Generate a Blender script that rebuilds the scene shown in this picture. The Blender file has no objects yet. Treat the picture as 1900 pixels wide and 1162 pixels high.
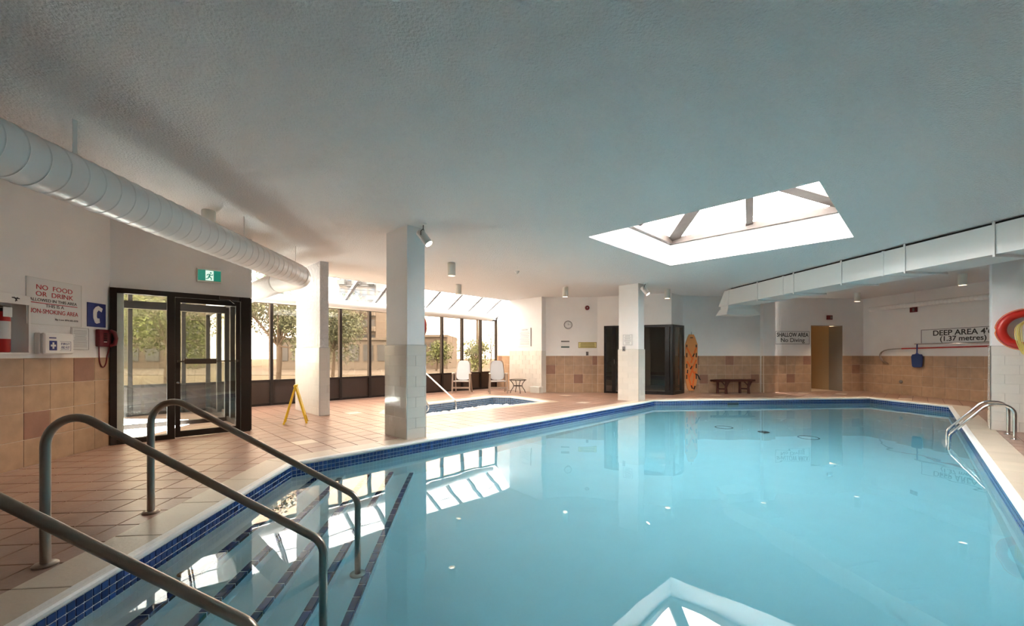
import bpy, math, random
from mathutils import Vector, Matrix, noise
from mathutils.geometry import tessellate_polygon
random.seed(7)
S = bpy.context.scene
C = S.collection
PI = math.pi
# ------------------------------------------------------------------ camera, sky, exposure
FPX, CX, HY, EYE = 770.0, 950.0, 658.4, 1.25
cd = bpy.data.cameras.new('camera'); cam = bpy.data.objects.new('camera', cd); C.objects.link(cam)
cam.location = (0, 0, EYE); cam.rotation_euler = (PI/2, 0, 0)
cd.sensor_width = 36; cd.lens = FPX/1900*36; cd.shift_y = (HY-581)/1900; cd.clip_start = .05; cd.clip_end = 600
S.camera = cam
W = bpy.data.worlds.new('overcast_sky'); S.world = W; W.use_nodes = True
bg = W.node_tree.nodes['Background']; bg.inputs[0].default_value = (1.0, .966, .925, 1); bg.inputs[1].default_value = 11.0
S.view_settings.view_transform = 'Standard'; S.view_settings.look = 'None'; S.view_settings.gamma = 1
S.view_settings.use_curve_mapping = False; S.view_settings.exposure = 1.97
S.cycles.max_bounces = 14; S.cycles.diffuse_bounces = 7; S.cycles.glossy_bounces = 5
S.cycles.transmission_bounces = 10; S.cycles.transparent_max_bounces = 24
S.cycles.sample_clamp_indirect = 6; S.cycles.use_denoising = True

# ------------------------------------------------------------------ projection helpers (pixels of the photograph -> places)
def G(x, y, z=0.0):
    d = FPX*(EYE-z)/(y-HY)
    return Vector(((x-CX)/FPX*d, d, z))
def hit(x, y, P0, P1):
    r = (x-CX)/FPX; dx, dy = P1[0]-P0[0], P1[1]-P0[1]
    s = (r*P0[1]-P0[0])/(dx-r*dy)
    Y = P0[1]+s*dy
    return Vector((P0[0]+s*dx, Y, EYE-(y-HY)*Y/FPX))
def proj(p):
    if p[1] < .05: return None
    return (CX+FPX*p[0]/p[1], HY-FPX*(p[2]-EYE)/p[1])
def refr(x, y, dep, wz=-.16):
    r = Vector(((x-CX)/FPX, 1, -(y-HY)/FPX)); P = r*((EYE-wz)/-r.z); n = r.normalized()
    h = Vector((n.x, n.y)); s = h.length/1.33; tn = s/math.sqrt(1-s*s); h.normalize()
    return Vector((P.x+h.x*tn*dep, P.y+h.y*tn*dep, wz-dep))
def ang(P0, P1): return math.atan2(P1[1]-P0[1], P1[0]-P0[0])

# ------------------------------------------------------------------ materials
def lin(c): return tuple(((v/255)/12.92 if v/255 <= .04045 else ((v/255+.055)/1.055)**2.4) for v in c)
def mat(name, col, rough=.5, metal=0, bump=0, bscale=60, var=0, vscale=3, spec=.5, rnd=0, emit=0, detail=4, coat=0, bdist=.01):
    m = bpy.data.materials.new(name); m.use_nodes = True
    nt = m.node_tree; b = nt.nodes['Principled BSDF']
    c = col if len(col) == 4 else (*col, 1)
    b.inputs['Base Color'].default_value = c; b.inputs['Roughness'].default_value = rough
    b.inputs['Metallic'].default_value = metal; b.inputs['Specular IOR Level'].default_value = spec
    b.inputs['Coat Weight'].default_value = coat
    if emit: b.inputs['Emission Color'].default_value = c; b.inputs['Emission Strength'].default_value = emit
    geo = nt.nodes.new('ShaderNodeNewGeometry')
    if var or rnd:
        hsv = nt.nodes.new('ShaderNodeHueSaturation'); hsv.inputs['Color'].default_value = c
        ns = nt.nodes.new('ShaderNodeTexNoise'); ns.inputs['Scale'].default_value = vscale; ns.inputs['Detail'].default_value = detail
        nt.links.new(geo.outputs['Position'], ns.inputs['Vector'])
        mr = nt.nodes.new('ShaderNodeMapRange'); mr.inputs[1].default_value = .3; mr.inputs[2].default_value = .7
        mr.inputs[3].default_value = 1-var; mr.inputs[4].default_value = 1+var
        nt.links.new(ns.outputs['Fac'], mr.inputs[0])
        out = mr.outputs[0]
        if rnd:
            oi = nt.nodes.new('ShaderNodeObjectInfo'); gi = nt.nodes.new('ShaderNodeNewGeometry')
            ad = nt.nodes.new('ShaderNodeMath'); ad.operation = 'ADD'
            fr = nt.nodes.new('ShaderNodeMath'); fr.operation = 'FRACT'
            nt.links.new(oi.outputs['Random'], ad.inputs[0]); nt.links.new(gi.outputs['Random Per Island'], ad.inputs[1]); nt.links.new(ad.outputs[0], fr.inputs[0])
            m2 = nt.nodes.new('ShaderNodeMapRange'); m2.inputs[3].default_value = 1-rnd; m2.inputs[4].default_value = 1+rnd
            nt.links.new(fr.outputs[0], m2.inputs[0])
            mu = nt.nodes.new('ShaderNodeMath'); mu.operation = 'MULTIPLY'
            nt.links.new(out, mu.inputs[0]); nt.links.new(m2.outputs[0], mu.inputs[1]); out = mu.outputs[0]
        nt.links.new(out, hsv.inputs['Value']); nt.links.new(hsv.outputs[0], b.inputs['Base Color'])
    if bump:
        n2 = nt.nodes.new('ShaderNodeTexNoise'); n2.inputs['Scale'].default_value = bscale; n2.inputs['Detail'].default_value = 3
        nt.links.new(geo.outputs['Position'], n2.inputs['Vector'])
        bp = nt.nodes.new('ShaderNodeBump'); bp.inputs['Strength'].default_value = bump; bp.inputs['Distance'].default_value = bdist
        nt.links.new(n2.outputs['Fac'], bp.inputs['Height']); nt.links.new(bp.outputs[0], b.inputs['Normal'])
    return m
def glass(name, tint, ior=1.5, gl=1.0):
    m = bpy.data.materials.new(name); m.use_nodes = True; nt = m.node_tree; nt.nodes.clear()
    o = nt.nodes.new('ShaderNodeOutputMaterial'); mx = nt.nodes.new('ShaderNodeMixShader')
    t = nt.nodes.new('ShaderNodeBsdfTransparent'); t.inputs[0].default_value = (*tint, 1)
    g = nt.nodes.new('ShaderNodeBsdfGlossy'); g.inputs['Roughness'].default_value = 0; g.inputs[0].default_value = (gl, gl, gl, 1)
    f = nt.nodes.new('ShaderNodeFresnel'); ge = nt.nodes.new('ShaderNodeNewGeometry')
    mi = nt.nodes.new('ShaderNodeMapRange'); mi.inputs[3].default_value = ior; mi.inputs[4].default_value = 1/ior
    nt.links.new(ge.outputs['Backfacing'], mi.inputs[0]); nt.links.new(mi.outputs[0], f.inputs[0])
    nt.links.new(f.outputs[0], mx.inputs[0]); nt.links.new(t.outputs[0], mx.inputs[1]); nt.links.new(g.outputs[0], mx.inputs[2])
    nt.links.new(mx.outputs[0], o.inputs[0]); return m
def water_mat(name, absorb, dens, wave, scale):
    m = bpy.data.materials.new(name); m.use_nodes = True; nt = m.node_tree; nt.nodes.clear()
    o = nt.nodes.new('ShaderNodeOutputMaterial'); g = nt.nodes.new('ShaderNodeBsdfGlass')
    g.inputs['IOR'].default_value = 1.33; g.inputs['Roughness'].default_value = 0
    v = nt.nodes.new('ShaderNodeVolumeAbsorption'); v.inputs[0].default_value = (*absorb, 1); v.inputs[1].default_value = dens
    geo = nt.nodes.new('ShaderNodeNewGeometry'); n = nt.nodes.new('ShaderNodeTexNoise'); n.inputs['Scale'].default_value = scale; n.inputs['Detail'].default_value = 1.5
    bp = nt.nodes.new('ShaderNodeBump'); bp.inputs['Strength'].default_value = 1; bp.inputs['Distance'].default_value = wave
    nt.links.new(geo.outputs['Position'], n.inputs['Vector']); nt.links.new(n.outputs['Fac'], bp.inputs['Height'])
    nt.links.new(bp.outputs[0], g.inputs['Normal'])
    nt.links.new(g.outputs[0], o.inputs[0]); nt.links.new(v.outputs[0], o.inputs['Volume']); return m
M = {}
M['wall'] = mat('white_wall_paint', (.78, .765, .75), .55, bump=.25, bscale=90, var=.02)
M['ceiling'] = mat('stippled_ceiling', (.77, .75, .735), .8, bump=1, bscale=50, bdist=.022)
M['rough'] = mat('rough_trowelled_plaster', (.58, .57, .565), .42, bump=1, bscale=11, bdist=.06)
M['deck'] = mat('terracotta_deck_tile', (.325, .20, .15), .32, bump=.15, bscale=30, var=.12, vscale=2.2, rnd=.07)
M['deckpale'] = mat('cream_deck_tile', (.66, .56, .46), .36, bump=.1, bscale=30, var=.06)
M['deckgrout'] = mat('deck_grout', (.20, .125, .095), .8, var=.1)
M['coping'] = mat('beige_coping_tile', (.56, .47, .37), .38, bump=.15, bscale=40, var=.06, rnd=.04)
M['lip'] = mat('white_pool_lip', (.78, .77, .74), .4, bump=.2, bscale=50, var=.04)
M['walltile'] = mat('beige_wall_tile', (.40, .265, .170), .33, bump=.1, bscale=25, var=.12, vscale=7, rnd=.05)
M['accent'] = mat('brown_accent_tile', (.27, .14, .095), .33, bump=.1, bscale=25, var=.10, vscale=7)
M['wallgrout'] = mat('wall_grout', (.66, .56, .45), .8)
M['coltile'] = mat('cream_glossy_tile', (.64, .595, .535), .10, bump=.25, bscale=3, rnd=.03, var=.01)
M['colgrout'] = mat('column_grout', (.58, .55, .50), .7)
M['coledge'] = mat('metal_edge_trim', (.42, .41, .38), .3, metal=.8)
M['blue'] = mat('cobalt_glazed_tile', (.022, .062, .21), .12, var=.12, vscale=30, rnd=.28)
M['navy'] = mat('navy_step_tile', (.006, .02, .09), .2, rnd=.2)
M['bluegrout'] = mat('pale_blue_grout', (.72, .76, .80), .7)
M['spatile'] = mat('slate_blue_glazed_tile', (.085, .15, .26), .15, rnd=.35)
M['plaster'] = mat('white_pool_plaster', (.68, .70, .68), .7, var=.02)
M['steel'] = mat('brushed_stainless_steel', (.34, .295, .255), .28, metal=1, bump=.08, bscale=200)
M['chrome'] = mat('polished_stainless_steel', (.68, .67, .65), .12, metal=1)
M['bronze'] = mat('dark_bronze_aluminium', (.020, .014, .011), .5, spec=.3)
M['black'] = mat('black_aluminium', (.01, .009, .009), .3)
M['spandrel'] = mat('dark_brown_panel', (.045, .026, .019), .4, var=.1)
M['rafter'] = mat('grey_bronze_rafter', (.16, .15, .15), .4)
M['brownbar'] = mat('taupe_skylight_bar', (.075, .056, .047), .5, var=.12, vscale=9)
M['pane'] = glass('clear_pane', (.93, .95, .93))
M['bronzepane'] = glass('warm_tinted_pane', (.45, .385, .32))
M['slopepane'] = glass('sloping_roof_pane', (.29, .287, .28))
M['skypane'] = glass('skylight_pane', (.90, .91, .91))
M['water'] = water_mat('pool_water', (.14, .755, .905), .50, .0035, 1.3)
M['spawater'] = water_mat('spa_water', (.45, .8, .85), .3, .03, 7)
M['foam'] = mat('white_foam', (.82, .86, .87), .6)
M['duct'] = mat('white_painted_duct', (.80, .79, .77), .36, bump=.1, bscale=20)
M['white'] = mat('white_enamel', (.80, .79, .77), .35)
M['cream'] = mat('cream_enamel', (.62, .62, .57), .4)
M['paper'] = mat('white_paper', (.72, .72, .71), .6)
M['grey'] = mat('grey_print', (.30, .30, .31), .6)
M['gapshade'] = mat('gap_shade_strip', (.015, .018, .016), .8)  # near-black colour stands in for shade above the duct
M['shade'] = mat('hollow_shade', (.05, .04, .03), .6)  # dark colour stands in for shade inside hollows
M['lampwarm'] = mat('warm_lamp_lens', (1, .78, .55), emit=5)
M['lampwhite'] = mat('white_lamp_lens', (1, .96, .9), emit=9)
M['green'] = mat('exit_sign_green', (.0, .26, .18), .4, emit=.12)
M['exitwhite'] = mat('exit_sign_white', (.60, .80, .70), .4, emit=.25)
M['dkgreen'] = mat('dark_green_print', (.01, .05, .035), .5)
M['red'] = mat('red_enamel', (.42, .015, .012), .35)
M['redprint'] = mat('red_print', (.50, .015, .03), .5)
M['darkred'] = mat('dark_red_plastic', (.14, .006, .012), .3)
M['blackp'] = mat('black_print', (.012, .012, .014), .5)
M['navyp'] = mat('navy_print', (.008, .018, .16), .45)
M['yellow'] = mat('yellow_plastic', (.80, .52, .02), .4)
M['signyellow'] = mat('pale_yellow_sign', (.62, .55, .22), .5)
M['olive'] = mat('olive_print', (.20, .15, .03), .5)
M['rope'] = mat('pale_yellow_rope', (.72, .58, .16), .7, bump=.3, bscale=300)
M['ring'] = mat('red_life_ring', (.50, .02, .012), .35, var=.05)
M['orange'] = mat('orange_board', (.66, .27, .09), .45, var=.05)
M['strap'] = mat('orange_webbing', (.75, .16, .03), .6)
M['wood'] = mat('dark_red_rustic_wood', (.075, .018, .012), .5, bump=.6, bscale=40, var=.25, vscale=14)
M['mesh'] = mat('white_chair_sling', (.62, .62, .63), .6)
M['chairframe'] = mat('taupe_chair_frame', (.34, .27, .22), .4)
M['iron'] = mat('dark_bronze_iron', (.06, .045, .035), .4, metal=.5)
M['netblue'] = mat('blue_net_mesh', (.01, .035, .14), .6)
M['tan'] = mat('tan_corridor_paint', (.50, .38, .23), .6)
M['shadetan'] = mat('tan_paint_in_shade', (.16, .12, .09), .6)  # tan darkened so the colour itself carries the room's shade
M['bdoor'] = mat('brown_wood_door', (.33, .19, .075), .45, var=.08, vscale=5)
M['greyjamb'] = mat('grey_beige_paint', (.26, .235, .20), .55)
M['copper'] = mat('copper_colour', (.80, .38, .18), .25, metal=.6)
M['grate'] = mat('dark_drain', (.05, .07, .08), .5)
M['ext_ground'] = mat('dry_lawn', (.07, .064, .045), .9, var=.25, vscale=.15)
M['asphalt'] = mat('pale_asphalt', (.07, .065, .058), .9, var=.15, vscale=.3)
M['leaf'] = mat('tree_leaves', (.10, .135, .05), .6, rnd=.5)
M['leaf2'] = mat('grey_green_leaves', (.11, .14, .09), .6, rnd=.5)
M['bark'] = mat('bark', (.09, .075, .06), .9)
M['bld'] = mat('tan_brick_building', (.10, .087, .076), .8, var=.08)
M['bld2'] = mat('pale_concrete_building', (.125, .117, .105), .8, var=.08)
M['bldglass'] = mat('dark_building_glass', (.04, .05, .06), .15)

# ------------------------------------------------------------------ mesh builder
def smooth_path(P, k=5):
    P = [Vector(p) for p in P]; out = []
    for i in range(len(P)-1):
        a, b, c, d = P[max(i-1, 0)], P[i], P[i+1], P[min(i+2, len(P)-1)]
        for j in range(k):
            t = j/k; out.append(.5*((2*b)+(c-a)*t+(2*a-5*b+4*c-d)*t*t+(3*b-a-3*c+d)*t**3))
    return out+[P[-1]]
class MB:
    def __init__(s): s.v = []; s.f = []; s.m = []
    def add(s, vs, fs, mi=0):
        o = len(s.v); s.v += [tuple(v) for v in vs]
        for f in fs: s.f.append(tuple(i+o for i in f)); s.m.append(mi)
        return s
    def box(s, x0, x1, y0, y1, z0, z1, mi=0, mtx=None):
        vs = [Vector(p) for p in ((x0,y0,z0),(x1,y0,z0),(x1,y1,z0),(x0,y1,z0),(x0,y0,z1),(x1,y0,z1),(x1,y1,z1),(x0,y1,z1))]
        if mtx: vs = [mtx@v for v in vs]
        return s.add(vs, [(0,3,2,1),(4,5,6,7),(0,1,5,4),(1,2,6,5),(2,3,7,6),(3,0,4,7)], mi)
    def cbox(s, x0, x1, y0, y1, z0, z1, b=.004, mi=0, mtx=None):   # chamfered box
        X = (x0, x1); Y = (y0, y1); Z = (z0, z1); vs = []; idx = {}
        for i in (0,1):
            for j in (0,1):
                for k in (0,1):
                    sx, sy, sz = (1-2*i), (1-2*j), (1-2*k)
                    for a, (dx, dy, dz) in enumerate(((0,b,b),(b,0,b),(b,b,0))):
                        idx[i,j,k,a] = len(vs); vs.append(Vector((X[i]+sx*dx, Y[j]+sy*dy, Z[k]+sz*dz)))
        fs = []
        for i in (0,1): fs.append([idx[i,0,0,0], idx[i,1,0,0], idx[i,1,1,0], idx[i,0,1,0]][::(-1 if i == 0 else 1)])
        for j in (0,1): fs.append([idx[0,j,0,1], idx[1,j,0,1], idx[1,j,1,1], idx[0,j,1,1]][::(1 if j == 0 else -1)])
        for k in (0,1): fs.append([idx[0,0,k,2], idx[1,0,k,2], idx[1,1,k,2], idx[0,1,k,2]][::(-1 if k == 0 else 1)])
        for j in (0,1):
            for k in (0,1): fs.append([idx[0,j,k,1], idx[1,j,k,1], idx[1,j,k,2], idx[0,j,k,2]])
        for i in (0,1):
            for k in (0,1): fs.append([idx[i,0,k,0], idx[i,1,k,0], idx[i,1,k,2], idx[i,0,k,2]])
        for i in (0,1):
            for j in (0,1): fs.append([idx[i,j,0,0], idx[i,j,1,0], idx[i,j,1,1], idx[i,j,0,1]])
        for i in (0,1):
            for j in (0,1):
                for k in (0,1): fs.append([idx[i,j,k,0], idx[i,j,k,1], idx[i,j,k,2]])
        if mtx: vs = [mtx@v for v in vs]
        return s.add(vs, fs, mi)
    def bar(s, a, b, w, d, mi=0, up=(0,0,1)):        # rectangular bar from a to b
        a, b = Vector(a), Vector(b); z = (b-a).normalized(); u = Vector(up)
        if abs(z.dot(u)) > .98: u = Vector((1,0,0))
        x = z.cross(u).normalized(); y = x.cross(z)
        vs = [p+x*(sx*w/2)+y*(sy*d/2) for p in (a, b) for sx, sy in ((-1,-1),(1,-1),(1,1),(-1,1))]
        return s.add(vs, [(0,1,2,3),(7,6,5,4),(0,4,5,1),(1,5,6,2),(2,6,7,3),(3,7,4,0)], mi)
    def tube(s, path, r, n=12, mi=0, closed=False, cap=True):
        P = [Vector(p) for p in path]; N = len(P); R = r if isinstance(r, (list, tuple)) else [r]*N
        def tan(i):
            if closed: return (P[(i+1) % N]-P[i-1]).normalized()
            return (P[min(i+1, N-1)]-P[max(i-1, 0)]).normalized()
        t0 = tan(0); u = Vector((0,0,1)) if abs(t0.z) < .9 else Vector((1,0,0)); x = t0.cross(u).normalized()
        vs = []; pt = t0
        for i in range(N):
            t = tan(i); q = pt.rotation_difference(t); x = q@x; pt = t; x = (x-t*x.dot(t)).normalized(); y = t.cross(x)
            vs += [P[i]+(x*math.cos(2*PI*k/n)+y*math.sin(2*PI*k/n))*R[i] for k in range(n)]
        fs = []
        for i in range(N if closed else N-1):
            j = (i+1) % N
            fs += [(i*n+k, i*n+(k+1) % n, j*n+(k+1) % n, j*n+k) for k in range(n)]
        if cap and not closed: fs += [tuple(range(n))[::-1], tuple((N-1)*n+k for k in range(n))]
        return s.add(vs, fs, mi)
    def lathe(s, prof, n=24, mi=0, mtx=None, cap=True):
        vs = [Vector((r*math.cos(2*PI*k/n), r*math.sin(2*PI*k/n), z)) for r, z in prof for k in range(n)]
        fs = [(i*n+k, i*n+(k+1) % n, (i+1)*n+(k+1) % n, (i+1)*n+k) for i in range(len(prof)-1) for k in range(n)]
        if cap: fs += [tuple(range(n))[::-1], tuple((len(prof)-1)*n+k for k in range(n))]
        if mtx: vs = [mtx@v for v in vs]
        return s.add(vs, fs, mi)
    def prism(s, poly, z0, z1, mi=0, mtx=None):      # polygon in xy pushed along z
        n = len(poly)
        vs = [Vector((p[0], p[1], z0)) for p in poly]+[Vector((p[0], p[1], z1)) for p in poly]
        if mtx: vs = [mtx@v for v in vs]
        tr = tessellate_polygon([[Vector((p[0], p[1], 0)) for p in poly]])
        fs = [tuple(t) for t in tr]+[tuple(i+n for i in t) for t in tr]+[(i, (i+1) % n, (i+1) % n+n, i+n) for i in range(n)]
        return s.add(vs, fs, mi)
    def mesh(s, name, mats, smooth=False):
        me = bpy.data.meshes.new(name); me.from_pydata(s.v, [], s.f); me.update()
        for m in (mats if isinstance(mats, (list, tuple)) else [mats]): me.materials.append(M[m] if isinstance(m, str) else m)
        for p, mi in zip(me.polygons, s.m): p.material_index = mi; p.use_smooth = smooth
        import bmesh
        bm = bmesh.new(); bm.from_mesh(me); bmesh.ops.recalc_face_normals(bm, faces=bm.faces); bm.to_mesh(me); bm.free()
        return me
    def build(s, name, mats, parent=None, smooth=False, label=None, loc=None, rz=0, kind=None):
        o = bpy.data.objects.new(name, s.mesh(name, mats, smooth)); C.objects.link(o)
        if smooth:
            try: o.data.set_sharp_from_angle(angle=math.radians(40))
            except Exception: pass
        if parent: o.parent = parent
        if loc is not None: o.location = loc
        if rz: o.rotation_euler = (0, 0, rz)
        if label: o['label'] = label
        if kind: o['kind'] = kind
        return o
def link_mesh(name, me, parent, loc, rot=(0,0,0), label=None):
    o = bpy.data.objects.new(name, me); C.objects.link(o); o.parent = parent; o.location = loc; o.rotation_euler = rot
    if label: o['label'] = label
    return o
def tag(o, label, cat, group=None, kind=None):
    o['label'] = label; o['category'] = cat
    if group: o['group'] = group
    if kind: o['kind'] = kind
    return o
def thing(name, label, cat, loc=(0,0,0), rz=0, group=None):
    o = bpy.data.objects.new(name, None); C.objects.link(o); o.location = loc; o.rotation_euler = (0,0,rz); o.empty_display_size = .1
    return tag(o, label, cat, group)
def struct(name, label, cat, loc=(0,0,0), rz=0, group=None):
    o = thing(name, label, cat, loc, rz, group); o['kind'] = 'structure'; return o
def text(body, size, m, parent, x, z, y=-.004, width=None, align='CENTER', font_scale=1.0, name='lettering', bold=0):
    cu = bpy.data.curves.new('lettering', 'FONT'); cu.body = body; cu.size = size; cu.align_x = align; cu.align_y = 'CENTER'; cu.extrude = .0008; cu.offset = bold
    t = bpy.data.objects.new('lettering', cu); C.objects.link(t); bpy.context.view_layer.update()
    dg = bpy.context.evaluated_depsgraph_get(); me = bpy.data.meshes.new_from_object(t.evaluated_get(dg)); C.objects.unlink(t); bpy.data.objects.remove(t)
    xs = [v.co.x for v in me.vertices]; k = 1.0
    if width and xs: k = width/(max(xs)-min(xs))
    for v in me.vertices:
        v.co = (v.co.x*k, -v.co.z, v.co.y)
    me.materials.clear(); me.materials.append(M[m])
    o = bpy.data.objects.new(name, me); C.objects.link(o); o.parent = parent; o.location = (x, y, z)
    return o
def on_wall(name, label, cat, px, py, P0, P1, group=None):
    p = hit(px, py, P0, P1); return thing(name, label, cat, p, ang(P0, P1), group)

# ------------------------------------------------------------------ plan (metres; camera at the origin)
CEIL = 3.16
L0 = (-4.31, -3.5); K1 = (-5.56, 5.74); K2 = (-4.33, 6.85)
W0 = Vector((-6.26, 9.96)); Wd = Vector((1, 1.02)); WN = Vector((1.02, -1)).normalized()
def Wp(t, off=0): p = W0+Wd*t+WN*off; return (p.x, p.y)
TEND = 5.67
WE = Wp(TEND); PA = (-.08, 14.64); PB = (.974, 13.63); PC = (1.12, 13.78)
F0 = PC; F1 = (2.82, 13.70); V0 = (3.00, 13.55); V1 = (4.96, 12.90); V2 = (5.53, 13.44)
R0 = (5.53, 13.60); R1 = (8.45, 13.82); Q0 = (8.26, 13.64); Q1 = (8.69, 13.70); Q2 = (8.80, 13.90); R2 = (12.07, 14.26)
Z1 = (13.5, -3.5)
pA, pB, pC, pD, pE, pF = [Vector(p) for p in ((-2.54,4.79),(3.925,11.42),(10.38,12.03),(10.66,10.13),(1.93,1.10),(-2.20,1.0))]
POOL = [pA, pB, pC, pD, pE, pF]
SPA = [Vector(p) for p in ((.833,11.10),(-.03,12.30),(-.56,12.36),(-2.65,9.95),(-2.55,9.0),(-1.95,8.62))][::-1]
# make both rings clockwise seen from above, so that the left side of each edge is outside
def area(P): return sum(P[i-1][0]*P[i][1]-P[i][0]*P[i-1][1] for i in range(len(P)))/2
if area(POOL) > 0: POOL.reverse()
if area(SPA) > 0: SPA.reverse()
def offset(P, d):
    out = []; n = len(P)
    for i in range(n):
        a = (P[i]-P[i-1]).normalized(); b = (P[(i+1) % n]-P[i]).normalized()
        na = Vector((-a.y, a.x)); nb = Vector((-b.y, b.x))
        out.append(P[i]+(na+nb)*(d/(1+na.dot(nb))))
    return out
def inside(P, q):
    return all((P[(i+1) % len(P)]-P[i]).cross(q-P[i]) < 0 for i in range(len(P)))
def clip(poly, a, nrm, keep=1):      # keep the side where (p-a).nrm*keep >= 0
    out = []
    for i in range(len(poly)):
        p, q = poly[i-1], poly[i]; dp = (p-a).dot(nrm)*keep; dq = (q-a).dot(nrm)*keep
        if (dp >= 0) != (dq >= 0): out.append(p+(q-p)*(dp/(dp-dq)))
        if dq >= 0: out.append(q)
    return out
def parea(P): return abs(area(P)) if len(P) > 2 else 0
def subtract(poly, ring):            # poly minus a convex clockwise ring -> convex pieces
    res = []; cur = poly
    for i in range(len(ring)):
        a, b = ring[i], ring[(i+1) % len(ring)]; u = (b-a).normalized(); n = Vector((-u.y, u.x))
        o = clip(cur, a, n, 1)
        if parea(o) > 4e-4: res.append(o)
        cur = clip(cur, a, n, -1)
        if parea(cur) < 1e-5: break
    return res
def poly_mesh(outer, holes, z, mb, mi=0):
    loops = [[Vector((p[0], p[1], 0)) for p in outer]]+[[Vector((p[0], p[1], 0)) for p in h] for h in holes]
    flat = [p for l in loops for p in l]; tr = tessellate_polygon(loops)
    mb.add([Vector((p.x, p.y, z)) for p in flat], [tuple(t) for t in tr], mi)

# ------------------------------------------------------------------ floor slab and deck tiles
COP = .36
ROOM = [L0, K1, (-8.02, 8.16), WE, PA, PB, PC, F1, V0, (4.96, 12.90), V2, R0, R1, Q0, Q1, Q2, R2, Z1]
poolO, spaO = offset(POOL, COP), offset(SPA, .32)
floor = struct('floor', 'terracotta tiled pool deck with cream accent tiles', 'floor')
mb = MB(); FL = [L0, (-5.9, 8.0), (-8.6, 8.2), (.6, 17.4), (9.0, 17.4), (9, 19), (15.5, 19), (16, -3.5)]
poly_mesh(FL, [offset(POOL, .03), offset(SPA, .03)], -.006, mb)
mb.build('grout_bed', 'deckgrout', floor)
ACC = [(573,822),(655,768),(820,754),(1060,735.5),(1095,747),(1335,733.5),(1449,737.5),(1492,730),(1560,731),(1262,749),(1640,741)]
def deck_zone(origin, ex, ey, ts, keep, tiles):
    ex = Vector(ex).normalized(); ey = Vector(ey).normalized()
    for i in range(-60, 61):
        for j in range(-60, 61):
            g = .005
            c = origin+ex*(i*ts)+ey*(j*ts)
            if not (-9 < c.x < 15 and .5 < c.y < 16.5): continue
            q = [c+ex*g+ey*g, c+ex*(ts-g)+ey*g, c+ex*(ts-g)+ey*(ts-g), c+ex*g+ey*(ts-g)]
            full = q
            for a, n in keep: q = clip(q, a, n); 
            if parea(q) < 6e-4: continue
            cen = c+(ex+ey)*ts/2
            near = any((cen-p).length < 2.5 for p in poolO) or True
            pcs = [q]
            for ring in (poolO, spaO):
                nx = []
                for p in pcs:
                    nx += subtract(p, ring)
                pcs = nx
            for p in pcs:
                if parea(p) > 5e-4:
                    tiles.append((p, cen, c if (len(p) == 4 and abs(parea(p)-(ts-2*g)**2) < 1e-5) else None, ex))
tiles = []
bnA = Vector((pA.x, pA.y)); bnd = Vector((K2[0], K2[1]))-bnA; bn = Vector((-bnd.y, bnd.x)).normalized()   # left of the line = near-left field
if bn.dot(Vector((-4, 3))-bnA) < 0: bn = -bn
dD = Vector((-.09, 1)).normalized(); dR = Vector((1, .09)).normalized()
room_r = [(Vector(L0), Vector((1, .135)).normalized())]
deck_zone(Vector((-2.9, 3.045)), dR, dD, .285, [(bnA, bn), (Vector((-5.56, 5.74)), Vector((1, .135)).normalized())], tiles)
deck_zone(Vector((-2.54, 5.3)), (1, 1.02), (-1, 1), .300, [(bnA, -bn), (W0, WN), (Vector(R2), Vector((-1, -.08)).normalized()), (Vector((1.1, 14.3)), Vector((.03, -1)).normalized())], tiles)
def size_px(p):
    c = sum((Vector((v.x, v.y, 0)) for v in p), Vector())/len(p)
    q = proj(c)
    if q is None or not (-20 < q[0] < 1920 and 0 < q[1] < 1180): return 0
    return parea(p)*(FPX/c.y)**2*EYE/c.y
tiles.sort(key=lambda t: -size_px(t[0]))
rest = MB(); cache = {}
accset = set()
for a in ACC:
    g = G(*a); b = min(range(len(tiles)), key=lambda k: (tiles[k][1]-Vector((g.x, g.y))).length+ (1 if tiles[k][2] is None else 0))
    accset.add(b)
for k, (p, cen, c, ex) in enumerate(tiles):
    pale = k in accset
    if k < 292 or pale:
        c0 = sum((Vector(v) for v in p), Vector((0, 0)))/len(p)
        key = (round(ex.x, 3), pale) if c is not None else None
        if key and key in cache: me = cache[key]
        else:
            mbt = MB(); L = [v-c0 for v in p]; I = [v*(1-.003/max(v.length, .02)) for v in L]
            n = len(L)
            mbt.add([Vector((v.x, v.y, -.012)) for v in L]+[Vector((v.x, v.y, -.0015)) for v in L]+[Vector((v.x, v.y, 0)) for v in I],
                    [(i, (i+1) % n, n+(i+1) % n, n+i) for i in range(n)]+[(n+i, n+(i+1) % n, 2*n+(i+1) % n, 2*n+i) for i in range(n)]+[tuple(range(2*n, 3*n))])
            me = mbt.mesh('deck_tile', 'deckpale' if pale else 'deck')
            if key: cache[key] = me
        link_mesh('deck_tile', me, floor, (c0.x, c0.y, 0), label='cream accent tile' if pale else None)
    else:
        n = len(p)
        rest.add([Vector((v.x, v.y, -.01)) for v in p]+[Vector((v.x, v.y, 0)) for v in p],
                 [(i, (i+1) % n, n+(i+1) % n, n+i) for i in range(n)]+[tuple(range(n, 2*n))])
rest.build('deck_tiling', 'deck', floor, kind='stuff')

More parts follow.
